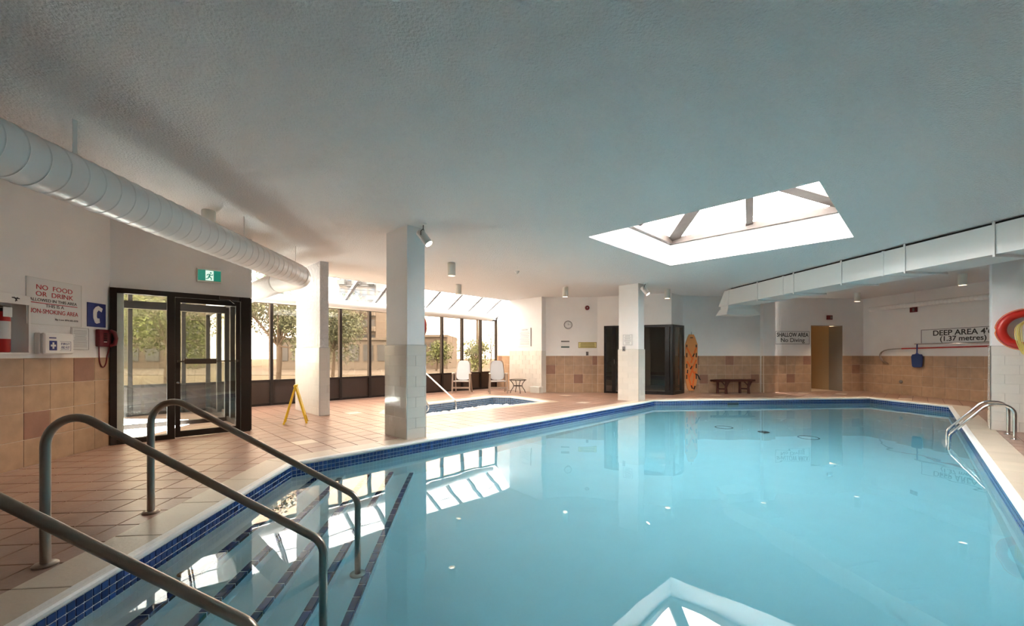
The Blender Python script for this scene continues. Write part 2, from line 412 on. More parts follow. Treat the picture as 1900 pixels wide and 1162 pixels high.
# ------------------------------------------------------------------ pools
def ring_band(P, prof, mb, mi=0):    # sweep a profile (outward, z) round the ring with mitred corners
    rings = [offset(P, d) for d, z in prof]; n = len(P)
    for i in range(n):
        j = (i+1) % n
        for k in range(len(prof)-1):
            a, b = rings[k], rings[k+1]
            mb.add([(a[i].x, a[i].y, prof[k][1]), (a[j].x, a[j].y, prof[k][1]), (b[j].x, b[j].y, prof[k+1][1]), (b[i].x, b[i].y, prof[k+1][1])], [(0,1,2,3)], mi)
def coping_tiles(parent, P, d0, d1, L, name='coping_tile', m='coping'):
    a, b = offset(P, d0), offset(P, d1); n = len(P)
    for i in range(n):
        j = (i+1) % n; e = (P[j]-P[i]); ln = e.length; u = e/ln; k = max(1, round(ln/L)); g = .0025
        nrm = Vector((-u.y, u.x))
        for s in range(k):
            s0 = a[i]+(a[j]-a[i])*(s/k); s1 = a[i]+(a[j]-a[i])*((s+1)/k)
            o0 = s0+nrm*(d1-d0) if s > 0 else b[i]; o1 = s1+nrm*(d1-d0) if s < k-1 else b[j]
            q = [s0+u*g, s1-u*g, o1-u*g, o0+u*g]
            c0 = sum(q, Vector((0, 0)))/4
            q = [v-c0 for v in q]
            I = [v*.985 for v in q]
            m_ = MB().add([(v.x, v.y, -.02) for v in q]+[(v.x, v.y, .001) for v in q]+[(v.x, v.y, .003) for v in I],
                          [(r, (r+1) % 4, 4+(r+1) % 4, 4+r) for r in range(4)]+[(4+r, 4+(r+1) % 4, 8+(r+1) % 4, 8+r) for r in range(4)]+[(8,9,10,11)])
            link_mesh(name, m_.mesh(name, m), parent, (c0.x, c0.y, 0))
def tile_band(parent, P, z_top, rows, pitch, m, nobj, name, edges=None, camera_pick=None):
    """mosaic of small glazed tiles on the inside faces of a ring"""
    n = len(P); lst = []
    for i in range(n):
        j = (i+1) % n; e = P[j]-P[i]; ln = e.length; u = e/ln; nrm = Vector((-u.y, u.x)); k = int(ln/pitch); pt = ln/k
        for s in range(k):
            c = P[i]+u*(pt*(s+.5))
            for r in range(rows): lst.append((c, u, nrm, pt, z_top-pitch*(r+.5)))
    def sz(t):
        q = proj((t[0].x, t[0].y, t[4]))
        if q is None or not (-5 < q[0] < 1905 and 0 < q[1] < 1168): return 0
        inward = -t[2]; 
        if inward.dot(-t[0]) < 0: return 0
        return 1/t[0].y
    lst.sort(key=lambda t: -sz(t))
    me = MB().cbox(-.0218, .0218, -.004, .004, -.0218, .0218, b=.002).mesh(name, m)
    big = MB()
    for q, (c, u, nrm, pt, z) in enumerate(lst):
        p = c+nrm*.004
        if q < nobj and sz((c, u, nrm, pt, z)) > 0:
            o = link_mesh(name, me, parent, (p.x, p.y, z), (0, 0, math.atan2(u.y, u.x))); o.scale = (pt/pitch, 1, 1)
        else:
            h = pt/2-.0036; hv = pitch/2-.0036
            vs = [(p-nrm*.004-u*h, z-hv), (p-nrm*.004+u*h, z-hv), (p-nrm*.004+u*h, z+hv), (p-nrm*.004-u*h, z+hv),
                  (p-u*h, z-hv), (p+u*h, z-hv), (p+u*h, z+hv), (p-u*h, z+hv)]
            big.add([(v.x, v.y, zz) for v, zz in vs], [(0,1,2,3),(0,4,5,1),(1,5,6,2),(2,6,7,3),(3,7,4,0)])
    big.build(name.replace('_tile', '_tiling'), m, parent, kind='stuff')
WZ = -.16
pool = thing('swimming_pool', 'large angular indoor swimming pool with blue waterline tiles and tiled steps', 'pool')
pool['kind'] = 'structure'
mb = MB(); ring_band(POOL, [(.008, -.035), (.008, -.20)], mb)
mb.build('waterline_grout', 'bluegrout', pool)
fz = {0: 0}
mb = MB(); sh = offset(POOL, .008)
def fdepth(p): return -1.23-.28*max(0, min(1, (p.x-4)/5))
n = len(sh)
mb.add([(p.x, p.y, -.20) for p in sh]+[(p.x, p.y, fdepth(p)) for p in sh], [(i, (i+1) % n, n+(i+1) % n, n+i) for i in range(n)])
tr = tessellate_polygon([[Vector((p.x, p.y, 0)) for p in sh]]); mb.add([(p.x, p.y, fdepth(p)) for p in sh], [tuple(t) for t in tr])
mb.build('basin', 'plaster', pool)
mb = MB(); ring_band(POOL, [(.010, -.042), (-.004, -.040), (-.012, -.028), (-.012, -.012), (-.004, .001), (.012, .004), (.055, .004), (.055, -.02)], mb)
mb.build('pool_lip', 'lip', pool, smooth=True)
coping_tiles(pool, POOL, .057, COP-.004, .61)
tile_band(pool, POOL, -.042, 3, .05, 'blue', 290, 'waterline_tile')
# entry steps along the near left wall, each tread 25 cm, riser 18 cm
us = [-2.13, -1.86, -1.63, -1.37, -1.12, -.87]
def line_x(u0, P, Q):    # point where X = u0-.09Y meets the line PQ
    d = Q-P; s = (u0-.09*P.y-P.x)/(d.x+.09*d.y); return P+d*s
for i in range(5):
    zt = WZ-.17-.18*i
    a0, a1 = line_x(us[i], pF, pE), line_x(us[i], pA, pB); b0, b1 = line_x(us[i+1], pF, pE), line_x(us[i+1], pA, pB)
    MB().prism([a0, a1, b1, b0], -1.24, zt).build('step', 'plaster', pool)
    nn = int((b1-b0).length/.152); u = (b1-b0).normalized(); r = Vector((u.y, -u.x))
    me = MB().cbox(-.073, .073, -.052, .003, -.05, .004, b=.004).mesh('nosing_tile', 'navy')
    for k in range(nn):
        c = b0+u*(.152*(k+.5)); 
        if c.y < 1.9: continue
        link_mesh('nosing_tile', me, pool, (c.x, c.y, zt), (0, 0, math.atan2(u.y, u.x)+PI))
for px, py, kind in ((1343,795,0),(1500,813,0),(1417,803,1)):
    p = refr(px, py, 1.2); p.z = fdepth(p)+.0
    if kind: MB().lathe([(.10,0),(.11,.01),(.10,.03),(.02,.035)], 20).build('drain_cover', 'grate', pool, loc=p)
    else: MB().tube([(.17*math.cos(a*PI/12), .17*math.sin(a*PI/12), .015) for a in range(24)], .014, 8, closed=True).build('drain_ring', 'grate', pool, smooth=True, loc=p)
MB().lathe([(.045,0),(.05,.008),(.035,.016),(.012,.016),(.012,.008)], 24).build('copper_disc', 'copper', pool, loc=(-2.20, 2.80, WZ-.17), label='copper coloured round disc on the top step')  # round copper coloured disc lying on the tread
p = hit(1360, 751.5, pB, pC); MB().box(-.16, .16, -.012, .02, -.035, .035).build('skimmer_slot', 'grate', pool, loc=(p.x, p.y, -.13), rz=ang(pB, pC))
def water(name, ring, z, bottom, m, label, cat):
    P = offset(ring, .02); n = len(P); mb = MB()
    tr = tessellate_polygon([[Vector((p.x, p.y, 0)) for p in P]])
    mb.add([(p.x, p.y, z) for p in P]+[(p.x, p.y, bottom) for p in P],
           [tuple(t) for t in tr]+[tuple(i+n for i in t) for t in tr]+[(i, (i+1) % n, n+(i+1) % n, n+i) for i in range(n)])
    o = mb.build(name, m); tag(o, label, cat, kind='stuff'); return o
water('pool_water', POOL, WZ, -1.7, 'water', 'still turquoise water filling the swimming pool', 'water')
spa = thing('hot_tub', 'sunken hot tub with slate blue tiles and white rim by the windows', 'hot tub'); spa['kind'] = 'structure'
mb = MB(); sh = offset(SPA, .008); n = len(sh)
mb.add([(p.x, p.y, -.02) for p in sh]+[(p.x, p.y, -1.0) for p in sh], [(i, (i+1) % n, n+(i+1) % n, n+i) for i in range(n)])
mb.add([(p.x, p.y, -1.0) for p in sh], [tuple(t) for t in tessellate_polygon([[Vector((p.x, p.y, 0)) for p in sh]])])
mb.build('basin', 'bluegrout', spa)
mb = MB(); ring_band(SPA, [(.010, -.032), (-.006, -.030), (-.014, -.014), (-.004, .002), (.03, .006), (.14, .006), (.14, -.02)], mb)
mb.build('spa_lip', 'lip', spa, smooth=True)
coping_tiles(spa, SPA, .142, .316, .45)
tile_band(spa, SPA, -.032, 5, .05, 'spatile', 0, 'spa_tile')
water('hot_tub_water', SPA, -.22, -1.2, 'spawater', 'churning pale water in the hot tub', 'water')
mb = MB()
for k in range(900):
    t = random.random(); s = random.random(); q = SPA[0]
    c = Vector((random.uniform(-2.6, .7), random.uniform(8.8, 12.2)))
    if not inside(offset(SPA, -.12), c): continue
    r = random.uniform(.02, .10); a = random.uniform(0, PI)
    mb.lathe([(r, -.225), (r*.7, -.205), (r*.25, -.195)], 7, mtx=Matrix.Translation((c.x, c.y, 0))@Matrix.Rotation(a, 4, 'Z')@Matrix.Diagonal((1.7, .6, 1, 1)))
tag(mb.build('bubble_foam', 'foam', smooth=True), 'white foam bubbling on the hot tub water', 'foam', kind='stuff')

# ------------------------------------------------------------------ walls
def wall(name, label, P0, P1, z1=CEIL, openings=(), m='wall', th=.14, z0=-.02):
    """P0 -> P1 left to right as seen from the room; the room lies on local -y"""
    o = struct(name, label, 'wall', (P0[0], P0[1], 0), ang(P0, P1)); L = (Vector(P1)-Vector(P0)).length
    mb = MB(); x = 0
    for a, b, h0, h1 in openings:
        if a > x: mb.box(x, a, 0, th, z0, z1)
        if h0 > z0+.03: mb.box(a, b, 0, th, z0, h0)
        if h1 < z1: mb.box(a, b, 0, th, h1, z1)
        x = b
    if x < L: mb.box(x, L, 0, th, z0, z1)
    mb.build('plaster_face', m, o); return o
TW = .303
def tile_wall(o, P0, P1, anchor_px, accents=(), skip=(), x_from=0, x_to=None, rows=4, tw=TW, m='walltile'):
    L = (Vector(P1)-Vector(P0)).length; x_to = L if x_to is None else x_to; A = ang(P0, P1); u = Vector((math.cos(A), math.sin(A)))
    a0 = (hit(anchor_px, HY, P0, P1).xy-Vector(P0)).dot(u); acc = [((hit(x, y, P0, P1).xy-Vector(P0)).dot(u), hit(x, y, P0, P1).z) for x, y in accents]
    g = .0034; k0 = math.floor((x_from-a0)/tw)-1; cache = {}
    mb = MB()
    segs = []; x = x_from
    for s0, s1 in sorted(skip): segs.append((x, s0)); x = s1
    segs.append((x, x_to))
    for s0, s1 in segs:
        if s1-s0 > .01: mb.box(s0, s1, -.006, .001, 0, rows*tw+.002)
    mb.build('tile_grout', 'wallgrout', o)
    for k in range(k0, k0+200):
        xa, xb = a0+k*tw, a0+(k+1)*tw
        for s0, s1 in segs:
            ca, cb = max(xa, s0), min(xb, s1)
            if cb-ca < .02: continue
            for r in range(rows):
                za, zb = r*tw, (r+1)*tw; isacc = any(xa <= ax <= xb and za <= az <= zb for ax, az in acc)
                key = (round(cb-ca, 3), isacc)
                if key not in cache:
                    w = cb-ca; cache[key] = MB().cbox(g, w-g, -.012, 0, g, tw-g, b=.003).mesh('wall_tile', 'accent' if isacc else m)
                link_mesh('wall_tile', cache[key], o, (ca, 0, za), label='brown accent tile' if isacc else None)
CB0, CB1 = hit(-30, 658, L0, K1), hit(53, 658, L0, K1); cbz1 = hit(26, 546, L0, K1).z
cx0, cx1 = (CB0.xy-Vector(L0)).length, (CB1.xy-Vector(L0)).length
w = wall('wall_left', 'white left wall with beige tile wainscot and brown accent tiles', L0, K1, openings=[(cx0+.012, cx1-.012, CB0.z+.012, cbz1-.012)], th=.2)
Lw = (Vector(K1)-Vector(L0)).length
tile_wall(w, L0, K1, 134.7, [(150,690),(58,790)], x_from=Lw-3.1)
# entrance wall: only the strip above and beside the door frame
LD = (Vector(K2)-Vector(K1)).length
w = wall('wall_entrance', 'white wall above the dark framed entrance doors', K1, K2, openings=[(0, LD, -.02, 2.185)])
wall('wall_vestibule', 'white side wall of the glazed vestibule', (-8.02, 8.16), K1)
wall('wall_rear', 'white wall behind the pool', Z1, L0)
w = wall('wall_window_end', 'short white wall beside the last window', WE, PA, z1=2.57)
# sloping upper edge of that wall
Lq = (Vector(PA)-Vector(WE)).length
MB().add([(0,0,2.57),(Lq,0,2.57),(Lq,0,CEIL),(0,.14,2.57),(Lq,.14,2.57),(Lq,.14,CEIL)], [(0,1,2),(5,4,3),(0,2,5,3)]).build('gable_piece', 'wall', w)
tile_wall(w, WE, PA, 931.5, [(927,667)])
def cream_tiles(o, x0, x1, rows, y, hd, rh=.155, tl=.31, name='column_tile'):
    """running bond of long cream tiles on a face: plane local y, from x0 to x1; hd(x,y) maps local to parent coordinates"""
    pass
def column(label, corner, wl, wr, zt=1.39, body='wall', name='column', group='pool hall columns'):
    """corner: the arris nearest the camera; the left face runs back-left, the right face back-right (45 degrees)"""
    o = struct(name, label, 'column', (corner[0], corner[1], 0), PI/4, group)   # local x = back-right, local y = back-left
    t = .018
    MB().box(t, wr-t, t, wl-t, 0, CEIL).build('column_shaft', body, o)
    MB().box(.006, wr-.006, .006, wl-.006, 0, zt-.004).build('tile_backing', 'colgrout', o)
    g = .0014; rows = 9; rh = zt/rows; cache = {}
    def face(n_, wdt, place):
        for r in range(rows):
            x = -(.155 if r % 2 else 0.0)
            while x < wdt-.001:
                a, b = max(x, 0), min(x+.31, wdt)
                if b-a > .012:
                    key = round(b-a, 3)
                    if key not in cache: cache[key] = MB().cbox(g, key-g, -.004, .008, g, rh-g, b=.0015).mesh('column_tile', 'coltile')
                    place(cache[key], a, r*rh)
                x += .31
    # right face (normal -y): runs along +x ; left face (normal -x): runs along +y seen from outside going right->left
    face(0, wr, lambda me, a, z: link_mesh('column_tile', me, o, (a, .004, z)))
    face(1, wl, lambda me, a, z: link_mesh('column_tile', me, o, (.004, wl-a, z), (0, 0, -PI/2)))
    face(2, wl, lambda me, a, z: link_mesh('column_tile', me, o, (wr-.004, a, z), (0, 0, PI/2)))
    face(3, wr, lambda me, a, z: link_mesh('column_tile', me, o, (wr-a, wl-.004, z), (0, 0, PI)))
    mb = MB()
    mb.box(-.003, .008, -.003, .008, 0, zt); mb.box(-.003, wr+.002, -.003, .016, zt, zt+.008); mb.box(-.003, .016, -.003, wl+.002, zt, zt+.008)
    mb.build('edge_trim', 'coledge', o)
    return o
column('white and cream tiled column nearest the pool with a spotlight on it', (-1.54, 6.07), .655, .336)
column('wide column with rough white plaster beside the yellow floor sign', (-3.914, 8.43), 1.45, .21, body='rough')
column('distant column with a small notice between the two glass doors', (3.37, 11.05), .62, .36)
column('column with the red life ring at the deep end', (7.965, 6.91), .44, .44)
# fix: the last column shows its camera-facing side, which runs to the lower right
o = [x for x in C.objects if x.name.startswith('column') and x.type == 'EMPTY'][-1]
o.location = (7.965, 6.91, 0); o.rotation_euler = (0, 0, -PI/4+.0)     # local x runs right-forward, local y runs back-right

# pilaster beside the chairs
w = wall('wall_pilaster', 'white pilaster with cream tiles behind the small round table', PA, PB)
LP = (Vector(PB)-Vector(PA)).length
MB().box(0, LP, -.006, 0, 0, 1.38).build('tile_backing', 'colgrout', w)
for r in range(9):
    x = -(.155 if r % 2 else 0)
    while x < LP:
        a, b = max(0, x), min(LP, x+.31)
        if b-a > .02: MB().cbox(a+.0018, b-.0018, -.014, -.004, r*.1533+.0018, (r+1)*.1533-.0018, b=.0015).build('pilaster_tile', 'coltile', w)
        x += .31
w = wall('wall_pilaster_return', 'narrow return of the tiled pilaster', PB, PC)
MB().box(.0, .19, -.008, 0, 0, 1.38).build('tile_facing', 'coltile', w)
# far walls
w = wall('wall_clock', 'white far wall with the round clock and beige tile wainscot', F0, F1)
tile_wall(w, F0, F1, 1013.5, [(1020,687),(1071,703),(1104,668)])
LV = (Vector(V1)-Vector(F1)).length
def along(px, P0, P1): return (hit(px, HY, P0, P1).xy-Vector(P0)).length
d2a, d2b, d2c, d2d = along(1121, F1, V1), along(1176, F1, V1), along(1186, F1, V1), LV
w = wall('wall_glass_doors', 'white wall over the two dark framed glass doors', F1, V1, openings=[(d2a, d2b, -.02, 2.19), (d2c, d2d, -.02, 2.19)])
tile_wall(w, F1, V1, 1109, x_to=d2a)
w = wall('wall_glass_return', 'white strip over the narrow glass side panel', V1, V2, openings=[(0, (Vector(V2)-Vector(V1)).length, -.02, 2.19)])
w = wall('wall_backboard', 'white far wall with the orange spine board and rustic bench', V2, R1)
tile_wall(w, V2, R1, 1313.6, [(1295,667),(1306,703),(1355,668),(1404,703)])
w = wall('wall_buttress', 'narrow projecting pier left of the shallow area sign', Q0, Q1)
tile_wall(w, Q0, Q1, 1417, tw=TW)
w = wall('wall_buttress_side', 'shaded side of the projecting pier', (8.26, 13.84), Q0, th=.02)
tile_wall(w, (8.26, 13.84), Q0, 1412)
LQ = (Vector(R2)-Vector(Q2)).length
o1, o2 = along(1504.5, Q2, R2), along(1563, Q2, R2)
w = wall('wall_shallow_end', 'white far wall with the doorway and the shallow area sign', Q2, R2, openings=[(o1, o2, -.02, 2.245)])
tile_wall(w, Q2, R2, 1505, [(1497,668),(1465,703),(1587,684)], skip=[(o1, o2)])
w = wall('wall_right', 'shaded right wall with beige tiles and the deep area sign', R2, Z1)
tile_wall(w, R2, Z1, 1622, x_to=5.4)

# ------------------------------------------------------------------ ceiling
SK = [Vector((1.24,6.73)), Vector((3.39,8.88)), Vector((5.54,6.73)), Vector((3.39,4.58))]
ceil = struct('ceiling', 'white stippled ceiling with a square skylight opening', 'ceiling')
e0 = Vector(K1)+Vector((-.714,.7))*2.3
CE = [L0, K1, (e0.x, e0.y), (-.08, 14.62), PA, (-.08,14.8), (1.0, 14.6), (9, 14.6), (12.3, 14.6), (12.3, 14.2), Z1]
mb = MB(); poly_mesh(CE, [SK], CEIL, mb); mb.build('stippled_face', 'ceiling', ceil)
# upstand closing the edge of the ceiling over the sloping glass
mb = MB(); mb.bar((e0.x, e0.y, CEIL+.06), (-.08, 14.62, CEIL+.06), .06, .14); mb.build('edge_beam', 'white', ceil)
# skylight
sky = struct('skylight', 'square pyramid skylight with taupe bars over the pool', 'skylight')
HT = EYE+2.406
mb = MB()
for i in range(4):
    a, b = SK[i], SK[(i+1) % 4]; mb.add([(a.x,a.y,CEIL),(b.x,b.y,CEIL),(b.x,b.y,HT),(a.x,a.y,HT)], [(0,1,2,3)])
mb.build('light_shaft', 'wall', sky)
ctr = Vector((3.39, 6.73)); apex = Vector((3.39, 6.73, HT+.62))
for i in range(4):
    a, b = SK[i], SK[(i+1) % 4]; A3, B3 = Vector((a.x,a.y,HT)), Vector((b.x,b.y,HT))
    MB().add([A3, B3, apex], [(0,1,2)]).build('skylight_pane', 'skypane', sky)
    MB().bar(A3, B3, .16, .12).build('curb_bar', 'brownbar', sky)
    MB().bar(A3, apex, .24, .07).build('hip_bar', 'brownbar', sky)
    m0 = (A3+B3)/2; m1 = m0+Vector((-.594,-1.043,.47)) if m0.x > 3.4 and m0.y > 6.8 else m0.lerp(apex, .99); MB().bar(m0+Vector((0,0,.01)), m1, .12, .06).build('middle_bar', 'brownbar', sky)

# ------------------------------------------------------------------ window wall with sloping glass above
HW = 2.57; SILL = .604
ts = [-1.76]+[.3+.6*k for k in range(-3, 9)]+[TEND]
WA = math.atan2(Wd.y, Wd.x)
names = 'first second third fourth fifth sixth seventh eighth ninth tenth eleventh twelfth thirteenth'.split()
for k in range(len(ts)-1):
    a, b = Wp(ts[k]), Wp(ts[k+1]); L = (Vector(b)-Vector(a)).length
    o = struct('window_%d' % (k+1), 'tall bronze framed window bay with dark lower panel, %s from the vestibule end' % names[k], 'window', (a[0], a[1], 0), WA, 'window bays along the deck')
    mb = MB(); mb.box(.03, L-.03, -.04, .05, .0, .06); mb.box(.03, L-.03, -.045, .05, SILL-.03, SILL+.03); mb.box(.03, L-.03, -.045, .05, HW-.06, HW)
    mb.build('window_frame', 'bronze', o)
    mb = MB(); mb.cbox(-.035, .035, -.06, .06, 0, HW, b=.004); mb.build('mullion', 'bronze', o)
    MB().box(.03, L-.03, -.005, .015, .06, SILL-.03).build('lower_panel', 'spandrel', o)
    MB().box(.03, L-.03, 0, .006, SILL+.03, HW-.06).build('pane', 'bronzepane', o)
    # sloping pane above with its rafter
    top = EYE+1.91+.05; off = 1.15
    MB().add([(0,0,HW),(L,0,HW),(L,-off,top),(0,-off,top)], [(0,1,2,3)]).build('sloping_pane', 'slopepane', o)
    mb = MB(); mb.bar((0,0,HW+.02),(0,-off,top+.02), .028, .09); mb.build('rafter', 'rafter', o)
    MB().bar((.055,0,HW+.02),(.055,-off,top+.02), .022, .06).build('rafter_cap', 'rafter', o)
o = struct('trim_1', 'bronze end post and eave rail of the window wall', 'trim', (WE[0], WE[1], 0), WA)
mb = MB(); mb.cbox(-.05, .03, -.06, .06, 0, HW); mb.bar((-.02,0,HW+.02),(-.02,-1.15,EYE+1.98), .05, .09); mb.build('end_post', 'bronze', o)

# ------------------------------------------------------------------ entrance doors (dark storefront frame)
def panel_frame(mb, x0, x1, z0, z1, w, d=.05, wb=None, wt=None):
    wb = wb or w; wt = wt or w
    mb.cbox(x0, x0+w, -d, d, z0, z1, b=.003); mb.cbox(x1-w, x1, -d, d, z0, z1, b=.003)
    mb.box(x0+w, x1-w, -d, d, z0, z0+wb); mb.box(x0+w, x1-w, -d, d, z1-wt, z1)
A1 = ang(K1, K2)
d1 = struct('door_1', 'dark bronze glazed entrance doors under the green exit sign', 'door', (K1[0], K1[1], 0), A1)
xm = along(317, K1, K2); xr = along(445, K1, K2)
mb = MB(); mb.cbox(0, .07, -.06, .06, 0, 2.18); mb.cbox(xm-.045, xm+.045, -.06, .06, 0, 2.12); mb.cbox(LD-.13, LD, -.07, .06, 0, 2.18); mb.box(.07, LD-.13, -.06, .06, 2.11, 2.18); mb.box(.07, xm-.045, -.05, .05, 0, .07)
mb.build('door_frame', 'bronze', d1)
MB().box(.07, xm-.045, -.003, .003, .07, 2.11).build('fixed_pane', 'pane', d1)
leaf = MB(); panel_frame(leaf, xm+.05, LD-.135, .012, 2.105, .06, .022, wb=.09, wt=.07); leaf = leaf.build('door_leaf', 'bronze', d1)
MB().box(xm+.11, LD-.195, -.003, .003, .10, 2.035).build('leaf_pane', 'pane', leaf)
mb = MB(); mb.bar((xm+.08,-.07,1.15),(LD-.16,-.07,1.15), .012, .02); mb.cbox(xm+.15, xm+.55, -.09, -.055, 1.11, 1.19); mb.box(xm+.075,xm+.095,-.08,-.02,1.135,1.165); mb.box(LD-.18,LD-.16,-.08,-.02,1.135,1.165)
mb.build('push_bar', 'iron', leaf)
MB().lathe([(.018,0),(.018,.012),(.008,.014)], 16, mtx=Matrix.Translation((xm+.08,-.022,.83))@Matrix.Rotation(PI/2,4,'X')).build('lock_cylinder', 'chrome', leaf)
mb = MB(); mb.cbox(LD-.42, LD-.16, -.10, -.055, 2.12, 2.17); mb.bar((LD-.3,-.09,2.13),(LD-.22,-.05,2.07), .02,.01); mb.build('door_closer', 'iron', d1)
# vestibule: second partition and glazed return
v0 = Vector(K1)+Vector((-.714,.7))*1.5; v1 = Vector(K2)+Vector((-.7,.714))*1.5
d5 = struct('door_5', 'inner dark framed glass partition inside the vestibule', 'door', (v0.x, v0.y, 0), ang(v0, v1)); LV5 = (v1-v0).length
mb = MB()
panel_frame(mb, .05, LV5*.5, 0, 2.1, .07); panel_frame(mb, LV5*.5, LV5-.02, 0, 2.1, .07); mb.box(0, LV5, -.03, .03, 2.1, 2.16)
mb.build('partition_frame', 'bronze', d5); MB().box(.1, LV5-.05, -.003, .003, .07, 2.04).build('pane', 'pane', d5)
e1 = Vector(K2)+Vector((-.714,.7))*3.45
d6 = struct('window_14', 'glazed side of the vestibule facing the hot tub deck', 'window', (K2[0], K2[1], 0), ang(K2, e1))
mb = MB()
for i in range(3): panel_frame(mb, .05+i*1.13, .05+(i+1)*1.13, 0, 2.18, .05, .04, wb=.09)
mb.build('window_frame', 'bronze', d6); MB().box(.06, 3.4, -.003, .003, .09, 2.13).build('pane', 'pane', d6)
MB().box(0, 3.45, -.03, .03, 2.18, 2.57).build('transom_panel', 'wall', d6)
MB().box(0, 2.3, -.03, .03, 2.57, CEIL).build('upper_panel', 'wall', d6)

# ------------------------------------------------------------------ far glass doors
AV = ang(F1, V1)
d2 = struct('door_2', 'narrow black framed glass door left of the distant column', 'door', (F1[0], F1[1], 0), AV)
mb = MB(); panel_frame(mb, d2a, d2b, 0, 2.19, .06); xh = (d2a+.28); mb.cbox(xh-.02, xh+.10, -.06, .05, 0, 2.19)
mb.build('door_frame', 'black', d2); MB().box(d2a+.05, d2b-.05, -.003, .003, .06, 2.14).build('pane', 'pane', d2)
MB().cbox(xh+.04, xh+.07, -.10, -.05, .95, 1.10).build('door_handle', 'chrome', d2)
d3 = struct('door_3', 'wide black framed glass panel right of the distant column', 'door', (F1[0], F1[1], 0), AV)
mb = MB(); panel_frame(mb, d2c, d2d+.03, 0, 2.19, .07, wb=.10); mb.cbox(d2d-.19, d2d-.07, -.05, .05, .1, 2.12)
mb.build('door_frame', 'black', d3); MB().box(d2c+.06, d2d-.1, -.003, .003, .1, 2.12).build('pane', 'pane', d3)
mb = MB()
for xx in (d2c+.3, d2c+1.0): mb.box(xx, xx+.05, .5, .55, 0, 2.0)
LR = (Vector(V2)-Vector(V1)).length
d3b = struct('door_4', 'narrow black framed side panel beside the orange spine board', 'door', (V1[0], V1[1], 0), ang(V1, V2))
mb = MB(); panel_frame(mb, 0, LR, 0, 2.19, .14, wb=.10, wt=.06); mb.build('door_frame', 'black', d3b); MB().box(.1, LR-.1, -.003, .003, .1, 2.14).build('pane', 'pane', d3b)
# room behind those doors, its dimness put into the wall colour
wall('wall_back_room_left', 'tan wall of the dim room behind the glass doors', (1.5, 14.1), (1.6, 17.0), m='shadetan')
wall('wall_back_room', 'tan rear wall of the dim room behind the glass doors', (1.5, 17.0), (6.3, 17.0), m='shadetan')
wall('wall_back_room_right', 'tan side wall of the dim room behind the glass doors', (6.3, 17.0), (6.3, 13.8), m='shadetan')
o = struct('trim_2', 'flat ceiling of the dim room behind the glass doors', 'ceiling'); MB().add([(1.6,14.1,2.6),(2.9,13.85,2.6),(4.96,13.08,2.6),(5.5,13.62,2.6),(6.3,13.75,2.6),(6.3,17.1,2.6),(1.5,17.1,2.6)], [(0,1,2,3,4,5,6)]).build('ceiling_face', 'shadetan', o)

# ------------------------------------------------------------------ lit corridor behind the far doorway
u = Vector((math.cos(ang(Q2,R2)), math.sin(ang(Q2,R2)))); nn = Vector((-u.y, u.x))
Pa, Pb = Vector(Q2)+u*o1, Vector(Q2)+u*o2
d7 = struct('door_7', 'open doorway to a warm lit corridor', 'door', (Pa.x, Pa.y, 0), ang(Q2, R2)); wd = o2-o1
MB().box(wd-.012, wd, -.003, .52, 0, 2.245).build('door_jamb', 'greyjamb', d7)
mb = MB(); mb.box(0, .012, -.003, .14, 0, 2.245); mb.box(.012, wd-.012, -.003, .14, 2.233, 2.245); mb.build('door_lining', 'greyjamb', d7)
DB = 5.9
mb = MB(); mb.box(-.02, 0, .14, DB, 0, 2.5); mb.box(-.02, 6.2, DB, DB+.05, 0, 2.5); mb.box(wd, wd+.02, .52, 1.3, 0, 2.5); mb.box(6.18, 6.2, 1.3, DB, 0, 2.5); mb.box(wd, 6.2, 1.28, 1.3, 0, 2.5); mb.box(-.02, 6.2, .14, DB+.05, 2.5, 2.52)
mb.build('corridor_wall', 'tan', d7)
MB().box(-.02, 6.2, .14, DB, -.02, 0.001).build('corridor_floor', 'deckpale', d7)
B0 = Pa+nn*DB; B1 = B0+u
xl = [(hit(q, HY, B0, B1).xy-B0).dot(u) for q in (1513, 1520, 1541, 1546)]
MB().cbox(xl[1]+.05, xl[2]-.05, DB-.04, DB-.001, 0.02, 2.12, b=.01).build('corridor_door', 'bdoor', d7)
mb = MB(); mb.cbox(xl[1]-.03, xl[1]+.05, DB-.06, DB, 0, 2.2, b=.005); mb.cbox(xl[2]-.05, xl[2]+.03, DB-.06, DB, 0, 2.2, b=.005); mb.box(xl[1]+.05, xl[2]-.05, DB-.06, DB, 2.12, 2.2); mb.build('corridor_door_frame', 'bdoor', d7)
tl = thing('strip_light', 'glowing strip light in the corridor beyond the doorway', 'lamp', (Pa.x, Pa.y, 0), ang(Q2, R2))
MB().cbox(xl[0]-1.2, xl[3]+.1, DB-.10, DB-.02, 2.38, 2.44).build('light_housing', 'white', tl); MB().box(xl[0]-1.15, xl[3]+.05, DB-.11, DB-.03, 2.27, 2.38).build('light_tube', 'lampwarm', tl)
def area_light(name, loc, size, power, col, parent=None, rot=(0,0,0), sy=None):
    l = bpy.data.lights.new(name, 'AREA'); l.energy = power; l.color = col; l.size = size
    if sy: l.shape = 'RECTANGLE'; l.size_y = sy
    o = bpy.data.objects.new(name, l); C.objects.link(o); o.location = loc; o.rotation_euler = rot; o.parent = parent; return o
area_light('corridor_lamp', (xl[1]-.6, DB-1.2, 2.45), 1.4, 26, (1, .82, .60), tl, sy=.2)

